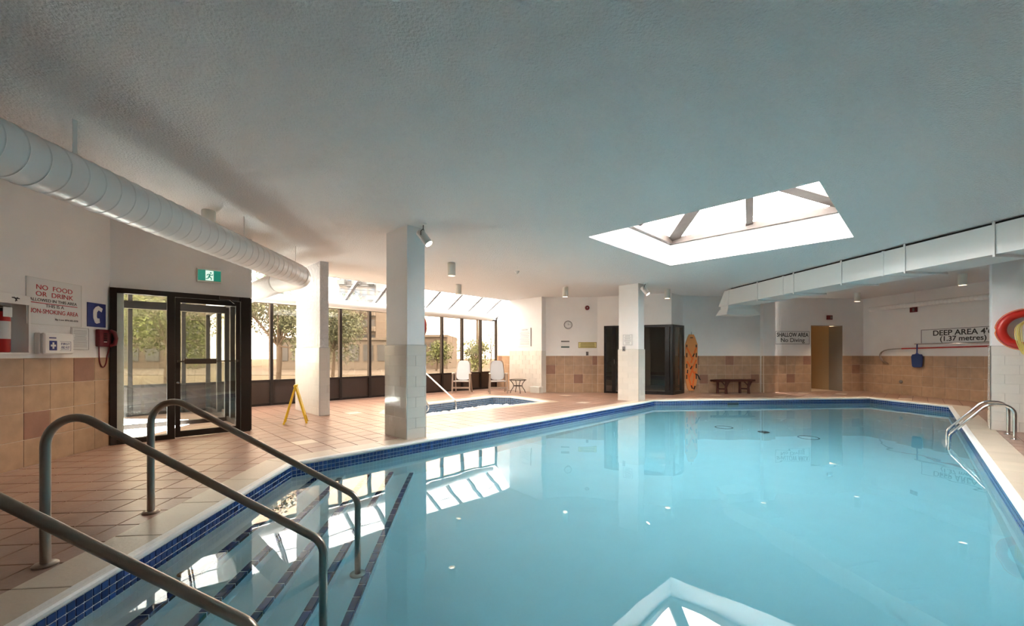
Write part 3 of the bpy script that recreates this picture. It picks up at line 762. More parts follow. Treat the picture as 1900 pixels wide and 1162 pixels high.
# ------------------------------------------------------------------ ducts
def ribbed_duct(mb, P0, P1, r, pitch, rib=.0045, n=40):
    P0, P1 = Vector(P0), Vector(P1); L = (P1-P0).length; k = int(L/pitch); path = []; rad = []
    for i in range(k+1):
        for d, rr in ((0, r), (.004, r), (.010, r+rib), (.016, r), (.020, r), (pitch*.55, r)):
            s = min(i*pitch+d, L); path.append(P0.lerp(P1, s/L)); rad.append(rr)
    P = []; R = []
    for p, q in zip(path, rad):
        if not P or (p-P[-1]).length > 1e-4: P.append(p); R.append(q)
    if (P1-P[-1]).length > 1e-3: P.append(P1); R.append(r)
    mb.tube(P, R, n)
du = thing('air_duct', 'large white spiral air duct hanging over the entrance wall', 'duct', (-3.55, 3.37, EYE+1.417))
axd = Vector((-.065, 1, 0)).normalized()
def axp(Y): return Vector((-3.55-.065*(Y-3.37), Y, EYE+1.417))
org = Vector(du.location)
mb = MB(); ribbed_duct(mb, axp(-1.5)-org, axp(7.35)-org, .192, .145); mb.build('duct_run', 'duct', du, smooth=True)
c0 = axp(7.35); c1 = Vector((-6.1, 9.5, EYE+1.36)); brd = (c1-c0); brd.normalize()
el = []
for i in range(9):
    t = i/8; el.append(c0.lerp(c0+axd*.30, t)*(1-t)+(c0+axd*.30+(brd*.42)*t)*t if False else None)
pts = []
q0, q1, q2 = c0, c0+axd*.36, c0+axd*.36+Vector((-.66,.30,-.02))
for i in range(9):
    t = i/8; pts.append((1-t)**2*q0+2*t*(1-t)*q1+t*t*q2-org)
mb = MB(); mb.tube(pts, .194, 40); mb.build('duct_elbow', 'duct', du, smooth=True)
mb = MB(); ribbed_duct(mb, q2-org, c1-org, .192, .06, rib=.008); mb.build('duct_branch', 'duct', du, smooth=True)
for Y, wdt in ((3.37,.035),(5.736,.02),(7.3,.01)):
    a = axp(Y)-org; MB().bar(a+Vector((0,0,.185)), (a.x, a.y, CEIL-org.z), wdt, .004).build('hanger_strap', 'duct', du)
wdk = thing('air_duct', 'slim white tube duct running along the window heads', 'duct', (*Wp(-.4, .36), 2.605), WA)
Ld = (Vector(Wp(5.30))-Vector(Wp(-.4))).length
mb = MB(); mb.tube([(0,0,0),(Ld-.06,0,0),(Ld-.02,0,0),(Ld,0,0)], [.12,.12,.105,.06], 28); mb.build('duct_run', 'duct', wdk, smooth=True)
for s in (1.5, 3.0, 4.5, 6.0, 7.4): MB().tube([(s,0,.118),(s,0,.33)], .004, 6).build('hanger_rod', 'duct', wdk)
cab = MB(); pts = []
for i in range(61):
    t = -1+6.15*i/60; p = Wp(t, .82); pts.append((p[0], p[1], 3.00+.035*math.sin(t*2.9)-.02*math.sin(t*6.1)))
cab.tube(pts, .008, 6); tag(cab.build('electric_cable', 'rafter', smooth=True), 'thin grey cable looping under the sloping roof glass', 'cable')

# rectangular duct on straps along the right
k = -.109; dv = Vector((k, 1, 0)).normalized(); pr = Vector((1, -k, 0)).normalized()
def dpt(Y, s=0, h=0): return Vector((7.54+k*Y, Y, 0))+pr*s+Vector((0, 0, EYE+h))
rd = thing('air_duct', 'long white rectangular air duct slung under the ceiling', 'duct', dpt(6.0, .4, 1.43)); ro = Vector(rd.location)
Ys = [-2.0, .6, 2.9, 5.25, 7.52, 9.9, 11.95]
for a, b in zip(Ys[:-1], Ys[1:]):
    p, q = dpt(a+.004, .39, 1.65)-ro, dpt(b-.004, .39, 1.65)-ro
    MB().bar(p, q, .78, .43).build('duct_section', 'duct', rd)
    MB().bar(q-dv*.012, q+dv*.02, .80, .45).build('joint_flange', 'duct', rd)
for Y in (-.12, 1.09, 2.30, 3.51, 4.72, 5.93, 7.14, 8.35, 9.57, 10.76):
    a, b = dpt(Y, -.012, 1.425)-ro, dpt(Y, .80, 1.425)-ro; mb = MB()
    mb.bar(a-Vector((0,0,.012)), b-Vector((0,0,.012))+pr*.02, .03, .03, up=(0,0,1)); mb.bar(a, a+Vector((0,0,CEIL-EYE-1.425)), .012, .03, up=dv); mb.bar(b, b+Vector((0,0,CEIL-EYE-1.425)), .012, .03, up=dv); mb.build('hanger_strap', 'white', rd)
MB().bar(dpt(-2, .1, 1.895)-ro, dpt(11.95, .1, 1.895)-ro, .05, .028).build('gap_shade', 'gapshade', rd, label='dark strip standing in for the shade between duct and ceiling')  # black bar put in as the shade of the gap over the duct
# drop box and flared diffuser at the far end
e = dpt(11.95, 0, 0)-Vector((0,0,EYE)); 
def fr(c0_, c1_, z0_, z1_, m, name, label=None):
    mb = MB(); A_ = [dpt(c0_[2], c0_[0], 0), dpt(c0_[2], c0_[1], 0), dpt(c0_[3], c0_[1], 0), dpt(c0_[3], c0_[0], 0)]
    B_ = [dpt(c1_[2], c1_[0], 0), dpt(c1_[2], c1_[1], 0), dpt(c1_[3], c1_[1], 0), dpt(c1_[3], c1_[0], 0)]
    vs = [Vector((p.x, p.y, EYE+z0_))-ro for p in A_]+[Vector((p.x, p.y, EYE+z1_))-ro for p in B_]
    mb.add(vs, [(0,3,2,1),(4,5,6,7),(0,1,5,4),(1,2,6,5),(2,3,7,6),(3,0,4,7)]); return mb.build(name, m, rd, label=label)
fr((-.02,.80,11.97,12.40), (0,.78,11.96,12.15), 1.43, 1.86, 'duct', 'end_box')
fr((.02,.80,12.0,12.36), (.02,.80,12.0,12.36), 1.33, 1.43, 'white', 'diffuser_neck')
fr((-.08,.98,11.92,12.45), (0.0,.84,11.98,12.38), 1.155, 1.33, 'white', 'diffuser', 'flared metal diffuser')
# small spiral duct along the right wall
rw = thing('air_duct', 'small white spiral duct beside the right wall', 'duct', (11.9, 12.0, EYE+1.47)); r0 = Vector(rw.location)
mb = MB(); ribbed_duct(mb, Vector((12.81-.08*13.6, 13.6, EYE+1.48))-r0, Vector((12.81-.08*5, 5, EYE+1.44))-r0, .07, .10, rib=.006, n=20); mb.build('duct_run', 'duct', rw, smooth=True)
p = Vector((12.81-.08*12.2, 12.2, EYE+1.48))-r0; MB().bar(p+Vector((0,0,.06)), (p.x, p.y, CEIL-r0.z), .012, .012).build('hanger_rod', 'duct', rw)

# ------------------------------------------------------------------ ceiling lamps
def downlight(x, Y, label, lit=True, power=42, r=.08, h=.27):
    o = thing('ceiling_lamp', label, 'lamp', (x, Y, CEIL), 0, 'cylinder lamps under the ceiling')
    mb = MB(); mb.lathe([(r*.93,0),(r*.93,-.012),(r,-.014),(r,-h),(r*.9,-h),(r*.88,-h+.05)], 32, cap=False); mb.build('lamp_housing', 'cream', o, smooth=True)
    MB().lathe([(r*.88,-h+.05),(0.001,-h+.055)], 32, cap=False).build('lamp_lens', 'lampwarm' if lit else 'shade', o)
    if lit:
        l = bpy.data.lights.new('lamp_light', 'SPOT'); l.energy = power; l.color = (1,.78,.55); l.spot_size = math.radians(95); l.spot_blend = .6; l.shadow_soft_size = .06
        lo = bpy.data.objects.new('lamp_light', l); C.objects.link(lo); lo.parent = o; lo.location = (0,0,-h-.01)
    return o
downlight(-1.255, 8.63, 'cream cylinder ceiling lamp right of the nearest column')
downlight(-1.46, 11.3, 'cream cylinder ceiling lamp in front of the sloping roof glass')
downlight(-4.02, 5.5, 'cream cylinder ceiling lamp mostly hidden behind the round duct')
downlight(1.51, 11.76, 'cream cylinder ceiling lamp in front of the clock wall')
downlight(4.53, 12.1, 'cream cylinder ceiling lamp above the wide black glass panel')
downlight(7.62, 12.6, 'cream cylinder ceiling lamp beyond the rectangular duct', power=8)
downlight(10.64, 9.8, 'cream cylinder ceiling lamp nearest the right wall column')
downlight(10.65, 12.8, 'cream cylinder ceiling lamp above the far right corner')
def spotlight(base, aim, lens, label):
    o = thing('spotlight', label, 'lamp', (base.x, base.y, CEIL), 0, 'adjustable spotlights beside columns')
    b = Vector((0,0,0)); dirv = Vector(aim).normalized(); c = lens-Vector((base.x, base.y, CEIL)); start = c-dirv*.24
    q = Vector((0,0,1)).rotation_difference(dirv).to_matrix().to_4x4(); T = Matrix.Translation(start)@q
    mb = MB(); mb.lathe([(.03,-.02),(.058,0),(.062,.02),(.062,.24),(.052,.24),(.05,.215)], 28, mtx=T, cap=False); mb.lathe([(.001,-.025),(.03,-.02)], 28, mtx=T, cap=False); mb.build('lamp_housing', 'white', o, smooth=True)
    MB().lathe([(.055,.232),(.001,.233)], 28, mtx=T, cap=False).build('lamp_lens', 'lampwhite', o)
    MB().lathe([(.05,0),(.05,-.02),(.012,-.024)], 20).build('ceiling_rose', 'white', o)
    side = dirv.cross(Vector((0,0,1))).normalized(); m = start+dirv*.09
    mb = MB(); top = Vector((0,0,-.02)); mb.tube([top, m+Vector((0,0,.11)), m+side*.072+Vector((0,0,.06)), m+side*.07], .006, 6); mb.tube([m+Vector((0,0,.11)), m-side*.072+Vector((0,0,.06)), m-side*.07], .006, 6); mb.build('bracket', 'iron', o, smooth=True)
    l = bpy.data.lights.new('lamp_light', 'SPOT'); l.energy = 60; l.color = (1,.93,.82); l.spot_size = math.radians(80); l.spot_blend = .5; l.shadow_soft_size = .05
    lo = bpy.data.objects.new('lamp_light', l); C.objects.link(lo); lo.parent = o; lo.location = c+dirv*.02; lo.rotation_euler = Vector((0,0,-1)).rotation_difference(dirv).to_euler()
spotlight(Vector((-1.29, 6.04)), (.42, -.12, -.55), Vector((-1.20, 6.0, EYE+1.60)), 'white spotlight at the top of the nearest column')
spotlight(Vector((3.56, 11.05)), (.35, -.2, -.5), Vector((3.60, 10.98, EYE+1.60)), 'white spotlight at the top of the distant column')
o = thing('smoke_detector', 'small pale cone detector on the ceiling above the hot tub', 'detector', (.11, 9.5, CEIL))
MB().lathe([(.06,0),(.055,-.02),(.01,-.07)], 20).build('detector_body', 'white', o, smooth=True)

# ------------------------------------------------------------------ handrails
def arc_path(pts, rad, n=8):
    """polyline with rounded corners"""
    P = [Vector(p) for p in pts]; out = [P[0]]
    for i in range(1, len(P)-1):
        a = (P[i-1]-P[i]); b = (P[i+1]-P[i]); R = rad[i-1] if isinstance(rad, (list, tuple)) else rad
        th = a.angle(b); d = min(R/math.tan(th/2), a.length*.49, b.length*.49); R = d*math.tan(th/2); a.normalize(); b.normalize()
        c = P[i]+(a+b).normalized()*(R/math.sin(th/2)); s, e = P[i]+a*d, P[i]+b*d; v0, v1 = s-c, e-c; w = v0.angle(v1)
        for k in range(n+1):
            t = k/n; out.append(c+(v0*math.sin((1-t)*w)+v1*math.sin(t*w))/math.sin(w))
    out.append(P[-1]); return out
def pool_rail(base, label):
    o = thing('handrail', label, 'handrail', (base.x, base.y, 0), math.atan(.0945), 'stainless handrails over the entry steps')
    zb = WZ-.17-.18*4
    path = arc_path([(0,0,0),(0,0,1.0),(1.585,0,.075),(1.585,0,zb)], [.17,.13], 12)
    MB().tube(path, .0245, 20).build('rail_tube', 'steel', o, smooth=True)
    MB().lathe([(.058,.0),(.058,.010),(.050,.018),(.028,.020)], 28).build('floor_flange', 'steel', o, smooth=True)
    MB().lathe([(.062,zb),(.062,zb+.010),(.052,zb+.018),(.028,zb+.020)], 28, mtx=Matrix.Translation((1.585,0,0))).build('step_flange', 'steel', o, smooth=True)
    return o
b1 = G(280, 952); b2 = G(84, 1050)
pool_rail(b1, 'steel handrail over the steps, farthest of the three')
pool_rail(b2, 'steel handrail over the steps, the middle one of three')
pool_rail(b2+(b2-b1), 'steel handrail over the steps, nearest and cut off')
# ladder rails on the deep side
o = thing('pool_ladder', 'twin curved steel ladder rails at the deep end', 'ladder', G(1877, 811)); lo_ = Vector(o.location)
nv = Vector((-.698, .716, 0))
for base in (G(1871, 806.5), G(1883, 816)):
    b = base-lo_; b.z = 0
    path = arc_path([b, b+Vector((0,0,.50)), b+nv*.26+Vector((0,0,.50)), b+nv*.66+Vector((0,0,-.02)), b+nv*.68+Vector((0,0,-.75))], [.17,.17,.12], 10)
    MB().tube(path, .021, 18).build('ladder_rail', 'chrome', o, smooth=True)
    MB().lathe([(.05,0),(.05,.008),(.022,.02)], 20).build('floor_flange', 'chrome', o, smooth=True, loc=b)
a, b = G(1871, 806.5)-lo_, G(1883, 816)-lo_
for z in (-.30, -.55):
    MB().bar(Vector((a.x, a.y, z))+nv*.68, Vector((b.x, b.y, z))+nv*.68, .10, .035).build('ladder_tread', 'white', o)
# hot tub rails
P = Vector((-1.456, 10.78, 0)); sv = Vector((-.7, .714, 0))
o = thing('handrail', 'slanting steel handrail into the hot tub', 'handrail', P)
MB().tube(arc_path([(0,0,-.7),(0,0,.04),sv*1.55+Vector((0,0,.78)),sv*1.75+Vector((0,0,.78)),sv*1.75], [.14,.12,.12], 8), .021, 14).build('rail_tube', 'chrome', o, smooth=True)
P = Vector((-2.02, 10.10, 0))
o = thing('handrail', 'steel hot tub handrail with a looped lower end', 'handrail', P)
lp = [sv*1.75, sv*1.75+Vector((0,0,.80)), sv*1.5+Vector((0,0,.80)), sv*.22+Vector((0,0,.16)), sv*-.02+Vector((0,0,-.03)), sv*.12+Vector((0,0,-.16)), sv*.6+Vector((0,0,-.11))]
MB().tube(arc_path(lp, [.12,.12,.2,.12,.12], 8), .021, 14).build('rail_tube', 'chrome', o, smooth=True)

# ------------------------------------------------------------------ chairs, table, step box, bench, floor sign
def arm_chair(loc, rz, label):
    o = thing('patio_chair', label, 'chair', loc, rz, 'white sling chairs by the window')    # faces local -y
    for s in (-1, 1):
        MB().bar((s*.285,-.30,0),(s*.27,-.26,.62), .035, .045).build('leg', 'chairframe', o)
        MB().bar((s*.27,.30,0),(s*.25,.06,.60), .035, .045).build('leg', 'chairframe', o)
        mb = MB(); mb.tube([(s*.275,-.34,.625),(s*.28,-.25,.645),(s*.275,.0,.64),(s*.25,.17,.62)], [.018,.026,.024,.02], 10); mb.build('armrest', 'chairframe', o, smooth=True)
        MB().tube([(s*.235,.10,.36),(s*.235,.16,.55),(s*.21,.30,.98),(s*.17,.315,1.05)], .016, 8).build('back_rail', 'chairframe', o, smooth=True)
    mb = MB(); mb.bar((-.275,-.29,.19),(.275,-.29,.19), .03, .05); mb.build('stretcher', 'chairframe', o)
    mb = MB(); mb.bar((-.27,-.27,.395),(.27,-.27,.395), .03, .04); mb.bar((-.24,.10,.37),(.24,.10,.37), .03,.04); mb.bar((-.2,-.27,.39),(-.2,.10,.37),.03,.02); mb.build('seat_frame', 'chairframe', o)
    mb = MB(); vs = []; n = 10
    for j in range(7):
        t = j/6; y = -.30+.42*t; z = .415-.03*math.sin(t*PI)-.01*t
        for i in range(n+1): x = -.235+.47*i/n; vs += [(x,y,z)]
    fs = [(j*(n+1)+i, j*(n+1)+i+1, (j+1)*(n+1)+i+1, (j+1)*(n+1)+i) for j in range(6) for i in range(n)]
    nv_ = len(vs); mb.add(vs, fs); mb.add([(a,b,c-.02) for a,b,c in vs], fs); mb.bar((-.235,-.30,.405),(.235,-.30,.405), .02,.03); mb.build('seat', 'mesh', o, smooth=True)
    # tall rounded back sling
    outl = []
    for i in range(33):
        a = i/32*2*PI; cx, sz = math.cos(a), math.sin(a)
        e = .5; x = .215*math.copysign(abs(cx)**e, cx); z = .33*math.copysign(abs(sz)**(.42), sz); x *= 1-.12*(z/.33)
        outl.append((x, z))
    mb = MB(); T = Matrix.Translation((0,.215,.735))@Matrix.Rotation(math.radians(-70),4,'X').inverted()@Matrix.Identity(4)
    T = Matrix.Translation((0,.205,.735))@Matrix.Rotation(math.radians(72),4,'X')
    mb.prism(outl[:-1], -.015, .02, mtx=T); mb.build('backrest', 'mesh', o)
    return o
arm_chair((-1.62, 13.58, 0), math.radians(-3), 'white sling armchair by the window, nearer the handrail')
arm_chair((-.47, 13.58, 0), math.radians(8), 'white sling armchair by the window, beside the round table')
t = thing('side_table', 'round metal side table with curved legs by the pilaster', 'table', (.19, 13.55, 0))
MB().tube([(.27*math.cos(a*PI/14), .27*math.sin(a*PI/14), .43) for a in range(28)], .014, 8, closed=True).build('table_rim', 'iron', t, smooth=True)
MB().lathe([(.001,.428),(.262,.428),(.262,.434),(.001,.434)], 28, cap=False).build('glass_top', 'pane', t)
MB().tube([(.15*math.cos(a*PI/10), .15*math.sin(a*PI/10), .235) for a in range(20)], .011, 8, closed=True).build('ring_brace', 'iron', t, smooth=True)
for a in (.3, .3+PI/2, .3+PI, .3+1.5*PI):
    MB().tube([(r*math.cos(a), r*math.sin(a), z) for r, z in ((.26,0),(.235,.08),(.165,.18),(.14,.235),(.16,.30),(.21,.37),(.265,.425))], .012, 8).build('leg', 'iron', t, smooth=True)
p = G(993, 729.3); o = thing('step_box', 'low cream box at the foot of the pilaster', 'box', p, ang(PA, PB))
MB().cbox(-.2, .2, -.02, .16, 0, .185, b=.006).build('box_body', 'cream', o); MB().cbox(-.21, .21, -.03, .16, .185, .205, b=.006).build('box_lid', 'white', o)
# yellow A-frame floor sign, seen from its side
sd = Vector((-.40, .92, 0)).normalized(); pc = Vector((-3.975, 7.63, 0)); o = thing('floor_sign', 'folding yellow caution sign standing open on the deck', 'sign', pc, math.atan2(sd.y, sd.x)-PI/2)
for s, lab in ((-1, None), (1, None)):
    mb = MB(); T = Matrix.Translation((s*.185, 0, 0))@Matrix.Rotation(math.radians(-s*15.2), 4, 'Y')
    mb.cbox(-.014, .014, -.155, -.115, 0, .70, mtx=T); mb.cbox(-.014, .014, .115, .155, 0, .70, mtx=T); mb.cbox(-.010, .010, -.12, .12, .13, .69, mtx=T); mb.box(-.016,.016,-.158,-.11,0,.02, mtx=T); mb.box(-.016,.016,.11,.158,0,.02, mtx=T)
    pn = mb.build('sign_panel', 'yellow', o)
    if s < 0:
        cu = MB()
        tt = text('CAUTION', .055, 'blackp', pn, 0, 0, 0); tt.rotation_euler = (0, 0, 0)
        tt.matrix_local = Matrix.Translation((-.185,0,0))@Matrix.Rotation(math.radians(15.2),4,'Y')@Matrix.Translation((-.013,0,.45))@Matrix.Rotation(-PI/2,4,'Z')
        tt = text('WET FLOOR', .045, 'blackp', pn, 0, 0, 0)
        tt.matrix_local = Matrix.Translation((-.185,0,0))@Matrix.Rotation(math.radians(15.2),4,'Y')@Matrix.Translation((-.013,0,.32))@Matrix.Rotation(-PI/2,4,'Z')
MB().cbox(-.03, .03, -.14, .14, .66, .70, b=.008).build('hinge_top', 'yellow', o)
MB().tube([(-.16,0,.09),(0,0,.06),(.16,0,.09)], .004, 6).build('spreader', 'rafter', o)
# rustic bench
p = G(1360, 730.3); bz = ang(V2, R1); be = thing('rustic_bench', 'dark red bench of rough branches under the far tiles', 'bench', (p.x, p.y, 0), bz)
mb = MB()
for j, y in enumerate((.08, -.02, -.14)):
    mb.tube([(-.72+.03*j, y, .415), (-.3, y+.01, .425), (.2, y-.005, .42), (.70-.02*j, y, .425)], [.035,.038,.036,.032], 9)
mb.build('seat_slat', 'wood', be, smooth=True)
for sx in (-.36, .42):
    for y in (-.12, .08):
        mb = MB(); mb.tube([(sx+(.04 if y < 0 else -.12),y,0),(sx+(.03 if y < 0 else -.12),y,.2),(sx+(.06 if y < 0 else -.12),y,.40)], [.045,.038,.042], 8); mb.build('leg', 'wood', be, smooth=True)
    mb = MB(); mb.tube([(sx+.04,-.13,.22),(sx-.04,-.13,.31),(sx-.13,-.13,.40)], .02, 7); mb.tube([(sx+.05,-.13,.22),(sx+.10,-.13,.32),(sx+.17,-.13,.43)], .022, 7); mb.tube([(sx+.05,-.12,.15),(sx-.12,.08,.15)], .024, 7)
    mb.build('branch_brace', 'wood', be, smooth=True)

# ------------------------------------------------------------------ spine board
p = hit(1281.5, 725, V2, R1); bb = thing('spine_board', 'orange rescue spine board with straps hanging on the far wall', 'rescue board', (p.x, p.y, p.z), ang(V2, R1))
Hb = 1.82
ol = [(-.09,0),(.09,0),(.14,.10),(.205,.40),(.21,1.50),(.13,Hb-.10),(.08,Hb),(-.08,Hb),(-.13,Hb-.10),(-.21,1.50),(-.205,.40),(-.14,.10)]
TT = Matrix.Translation((0,-.02,0))@Matrix.Rotation(PI/2,4,'X')
MB().prism(ol, -.0, .03, mtx=TT).build('board', 'orange', bb)
for sx in (-1, 1):
    for z in (.45, .80, 1.15, 1.42): MB().cbox(sx*.165-.022, sx*.165+.022, -.054, -.049, z-.07, z+.07, b=.002).build('hand_hole_shade', 'shade', bb)  # solid dark plates painted as the shade of the board's cut-outs
MB().cbox(-.05,.05,-.054,-.049,Hb-.12,Hb-.09,b=.002).build('hand_hole_shade', 'shade', bb)
for a, b in (((-.17,1.40),(.05,1.0)),((.17,1.40),(-.02,.9)),((-.16,.95),(.10,.55)),((.16,1.0),(-.08,.42)),((-.15,.6),(.0,.1)),((.13,.62),(.02,.08))):
    MB().bar((a[0],-.056,a[1]),(b[0],-.056,b[1]), .012, .045, up=(1,0,0)).build('strap', 'strap', bb)
for x, z, r in ((.06,1.15,.5),(-.02,.75,.5),(.0,.12,-.4),(.09,.10,.4),(-.15,.62,.1)):
    MB().cbox(-.018,.018,-.075,-.06,-.06,.06, mtx=Matrix.Translation((x,0,z))@Matrix.Rotation(r,4,'Y')).build('buckle', 'blackp', bb)
mb = MB(); mb.tube([(.12,-.06,.55),(.2,-.05,.52),(.24,-.05,.47),(.27,-.05,.38),(.31,-.05,.36)], .02, 7); mb.build('loose_strap', 'blackp', bb, smooth=True)
MB().tube([(0,-.02,Hb-.02),(0,-.05,Hb+.03),(.02,-.01,Hb+.09)], .006, 6).build('hook', 'iron', bb)

# ------------------------------------------------------------------ wall signs and fittings
def board(name, label, px0, py0, px1, py1, P0, P1, m='paper', border=None, bw=.008, th=.008, group=None, cat='sign', bm='blackp'):
    """flat panel between two pixel corners of a wall; origin at its bottom centre"""
    pm = (px0+px1)/2; a = hit(px0, py1, P0, P1); b = hit(px1, py1, P0, P1); w_ = (b-a).length if abs(a.z-b.z) < 1e-6 else (b.xy-a.xy).length
    c = (a+b)/2; c.z = hit(pm, py1, P0, P1).z; h_ = hit(pm, py0, P0, P1).z-c.z
    c.xy = (a.xy+b.xy)/2
    o = thing(name, label, cat, c, ang(P0, P1), group)
    MB().box(-w_/2, w_/2, -th, 0, 0, h_).build('panel', m, o)
    if border:
        mb = MB(); e = border; 
        mb.box(-w_/2+e, w_/2-e, -th-.002, -th, e, e+bw); mb.box(-w_/2+e, w_/2-e, -th-.002, -th, h_-e-bw, h_-e)
        mb.box(-w_/2+e, -w_/2+e+bw, -th-.002, -th, e+bw, h_-e-bw); mb.box(w_/2-e-bw, w_/2-e, -th-.002, -th, e+bw, h_-e-bw); mb.build('border', bm, o)
    return o, w_, h_
def lines(o, w_, h_, n, m='grey', th=.008, top=.1, bot=.1, lh=.35, seed=1, mn=.5):
    rnd = random.Random(seed); mb = MB()
    for i in range(n):
        z = h_*(1-top)-(h_*(1-top-bot))*(i+.5)/n; l = w_*.42*rnd.uniform(mn, 1); hh = h_*(1-top-bot)/n*lh/2
        mb.box(-l, l, -th-.0015, -th, z-hh, z+hh)
    mb.build('printed_lines', m, o)
o, w_, h_ = board('shallow_area_sign', 'white sign reading SHALLOW AREA No Diving beside the doorway', 1437.5, 614, 1502.5, 640, Q2, R2, border=.02, bw=.01)
text('SHALLOW AREA', .19, 'blackp', o, 0, h_*.70, -.011, width=w_*.90, bold=.004); text('No Diving', .19, 'blackp', o, 0, h_*.32, -.011, width=w_*.68, bold=.0015)
o, w_, h_ = board('deep_area_sign', 'white sign reading DEEP AREA partly behind the life ring column', 1709.5, 607.5, 1884, 636, R2, Z1, border=.002, bw=.012)
text("DEEP AREA 4'6\"", .21, 'blackp', o, -.02, h_*.70, -.011, width=w_*.68, bold=.004); text('(1.37 metres)', .19, 'blackp', o, -.03, h_*.30, -.011, width=w_*.50, bold=.0035)
CR0 = (7.965, 6.91); CL = Vector((3.37, 11.05)); CLd = Vector((-1, 1))
o, w_, h_ = board('notice', 'small grey lettered notice on the distant column', 1155.5, 620.5, 1174, 641.5, CL+CLd, CL, border=.012, bw=.008, bm='grey'); lines(o, w_, h_, 7, seed=3)
def outlet(px, py, P0, P1, label):
    o = on_wall('wall_socket', label, 'socket', px, py+5, P0, P1, 'small wall sockets')
    MB().cbox(-.04,.04,-.014,0,0,.13,b=.004).build('cover_plate', 'rafter', o); MB().box(-.02,.02,-.017,-.014,.035,.06).build('socket_face', 'blackp', o)
outlet(1157.5, 647, CL+CLd, CL, 'small grey switch under the notice on the distant column')
outlet(1089.5, 655, F0, F1, 'small grey switch above the tiles under the yellow sign')
o, w_, h_ = board('green_sign', 'small pale sign with two green bars below the clock', 1041, 632.5, 1056.5, 645.5, F0, F1); 
MB().box(-w_/2, w_/2, -.010, -.008, h_*.80, h_).build('upper_bar', 'rafter', o); MB().box(-w_/2, w_/2, -.010, -.008, 0, h_*.2).build('lower_bar', 'dkgreen', o)
o, w_, h_ = board('yellow_sign', 'wide pale yellow warning sign on the clock wall', 1073, 635, 1107, 646, F0, F1, m='signyellow', border=.003, bw=.012, bm='olive'); lines(o, w_, h_, 3, 'olive', top=.12, bot=.12, lh=.5, seed=5, mn=.7)
o, w_, h_ = board('caution_notice', 'tall paper notice on the pilaster above the cream tiles', 963, 609, 985, 643, PA, PB); 
text('CAUTION', .07, 'grey', o, 0, h_*.9, -.01, width=w_*.5); lines(o, w_, h_, 11, 'grey', top=.2, bot=.08, lh=.22, seed=8, mn=.75)
MB().box(w_/2, w_/2+.02, -.02, 0, 0, h_).build('side_strip', 'rafter', o)
# clock
o = on_wall('wall_clock', 'round white clock on the far wall', 'clock', 1054, 603, F0, F1)
R90 = Matrix.Rotation(PI/2, 4, 'X')
MB().lathe([(.135,0),(.138,.02),(.13,.035),(.118,.036),(.116,.028)], 32, mtx=R90, cap=False).build('clock_case', 'rafter', o, smooth=True)
MB().lathe([(.12,.02),(.001,.021)], 32, mtx=R90, cap=False).build('clock_face', 'paper', o)
mb = MB()
for k in range(12):
    a = k*PI/6; mb.box(-.004,.004,-.0235,-.0215,.085,.105, mtx=Matrix.Rotation(a,4,'Y'))
mb.build('hour_mark_ring', 'blackp', o); MB().box(-.004,.004,-.027,-.024,-.01,.065).build('hour_hand', 'blackp', o); MB().box(-.003,.003,-.03,-.027,-.01,.09, mtx=Matrix.Rotation(1.5,4,'Y')).build('minute_hand', 'blackp', o)
def alarm(px, py, P0, P1, label, r=.075, sq=False):
    o = on_wall('fire_alarm', label, 'alarm', px, py, P0, P1, 'red fire alarms')
    if sq: MB().cbox(-.10,.10,-.05,0,-.075,.075,b=.008).build('alarm_box', 'darkred', o); MB().cbox(.0,.06,-.075,-.05,-.045,.045,b=.006).build('strobe_lens', 'rafter', o)
    else: MB().lathe([(r,0),(r,.03),(r*.8,.05),(r*.25,.055)], 24, mtx=R90).build('alarm_bell', 'darkred', o, smooth=True); MB().lathe([(r*.3,.055),(r*.2,.07)], 16, mtx=R90).build('bell_hub', 'grey', o)
alarm(1089.5, 571.5, F0, F1, 'round dark red fire bell high on the clock wall'); alarm(1538, 589.5, Q2, R2, 'red fire alarm box above the corridor doorway', sq=True)
alarm(1696.5, 575, R2, Z1, 'red fire alarm box under the small duct on the right wall', sq=True)
# right wall rescue gear
ZR = hit(1760, 638, R2, Z1)
AR = ang(R2, Z1)
def rw_pt(px, py, out=.05):
    p = hit(px, py, R2, Z1); n_ = Vector((math.sin(AR), -math.cos(AR), 0)); return p+n_*out
a, b = rw_pt(1700, 638.6), rw_pt(1890, 635.5); o = thing('telescopic_pole', 'long silver pole hung below the deep area sign', 'pole', a)
MB().tube([(0,0,0), (b-a)], .018, 10).build('pole_tube', 'chrome', o, smooth=True)
a, b = rw_pt(1676, 647.2), rw_pt(1890, 641.0); o = thing('rescue_hook', "red pole with a curved metal shepherd's hook on the right wall", 'pole', a)
MB().tube([(0,0,0), (b-a)], .02, 10).build('pole_tube', 'red', o, smooth=True)
hk = [a, rw_pt(1660, 647.8), rw_pt(1647, 649.5), rw_pt(1638, 653.5), rw_pt(1634.5, 660), rw_pt(1637.5, 668), rw_pt(1644, 673), rw_pt(1651.5, 675.2)]
MB().tube(smooth_path([q-a for q in hk]), .012, 8).build('outer_hook', 'steel', o, smooth=True)
hk = [a, rw_pt(1661, 648.0), rw_pt(1650, 649.6), rw_pt(1642.5, 653), rw_pt(1639, 659), rw_pt(1641, 666), rw_pt(1646, 671), rw_pt(1652, 674)]
MB().tube(smooth_path([q-a+Vector((-.04,0,0)) for q in hk]), .010, 8).build('inner_hook', 'steel', o, smooth=True)
c = rw_pt(1705.5, 681.3, .07); o = thing('skimmer_net', 'blue skimmer net hanging from a hook on the right wall', 'net', c, AR)
hh = rw_pt(1705.5, 658).z-c.z; hh2 = rw_pt(1705.5, 639).z-c.z
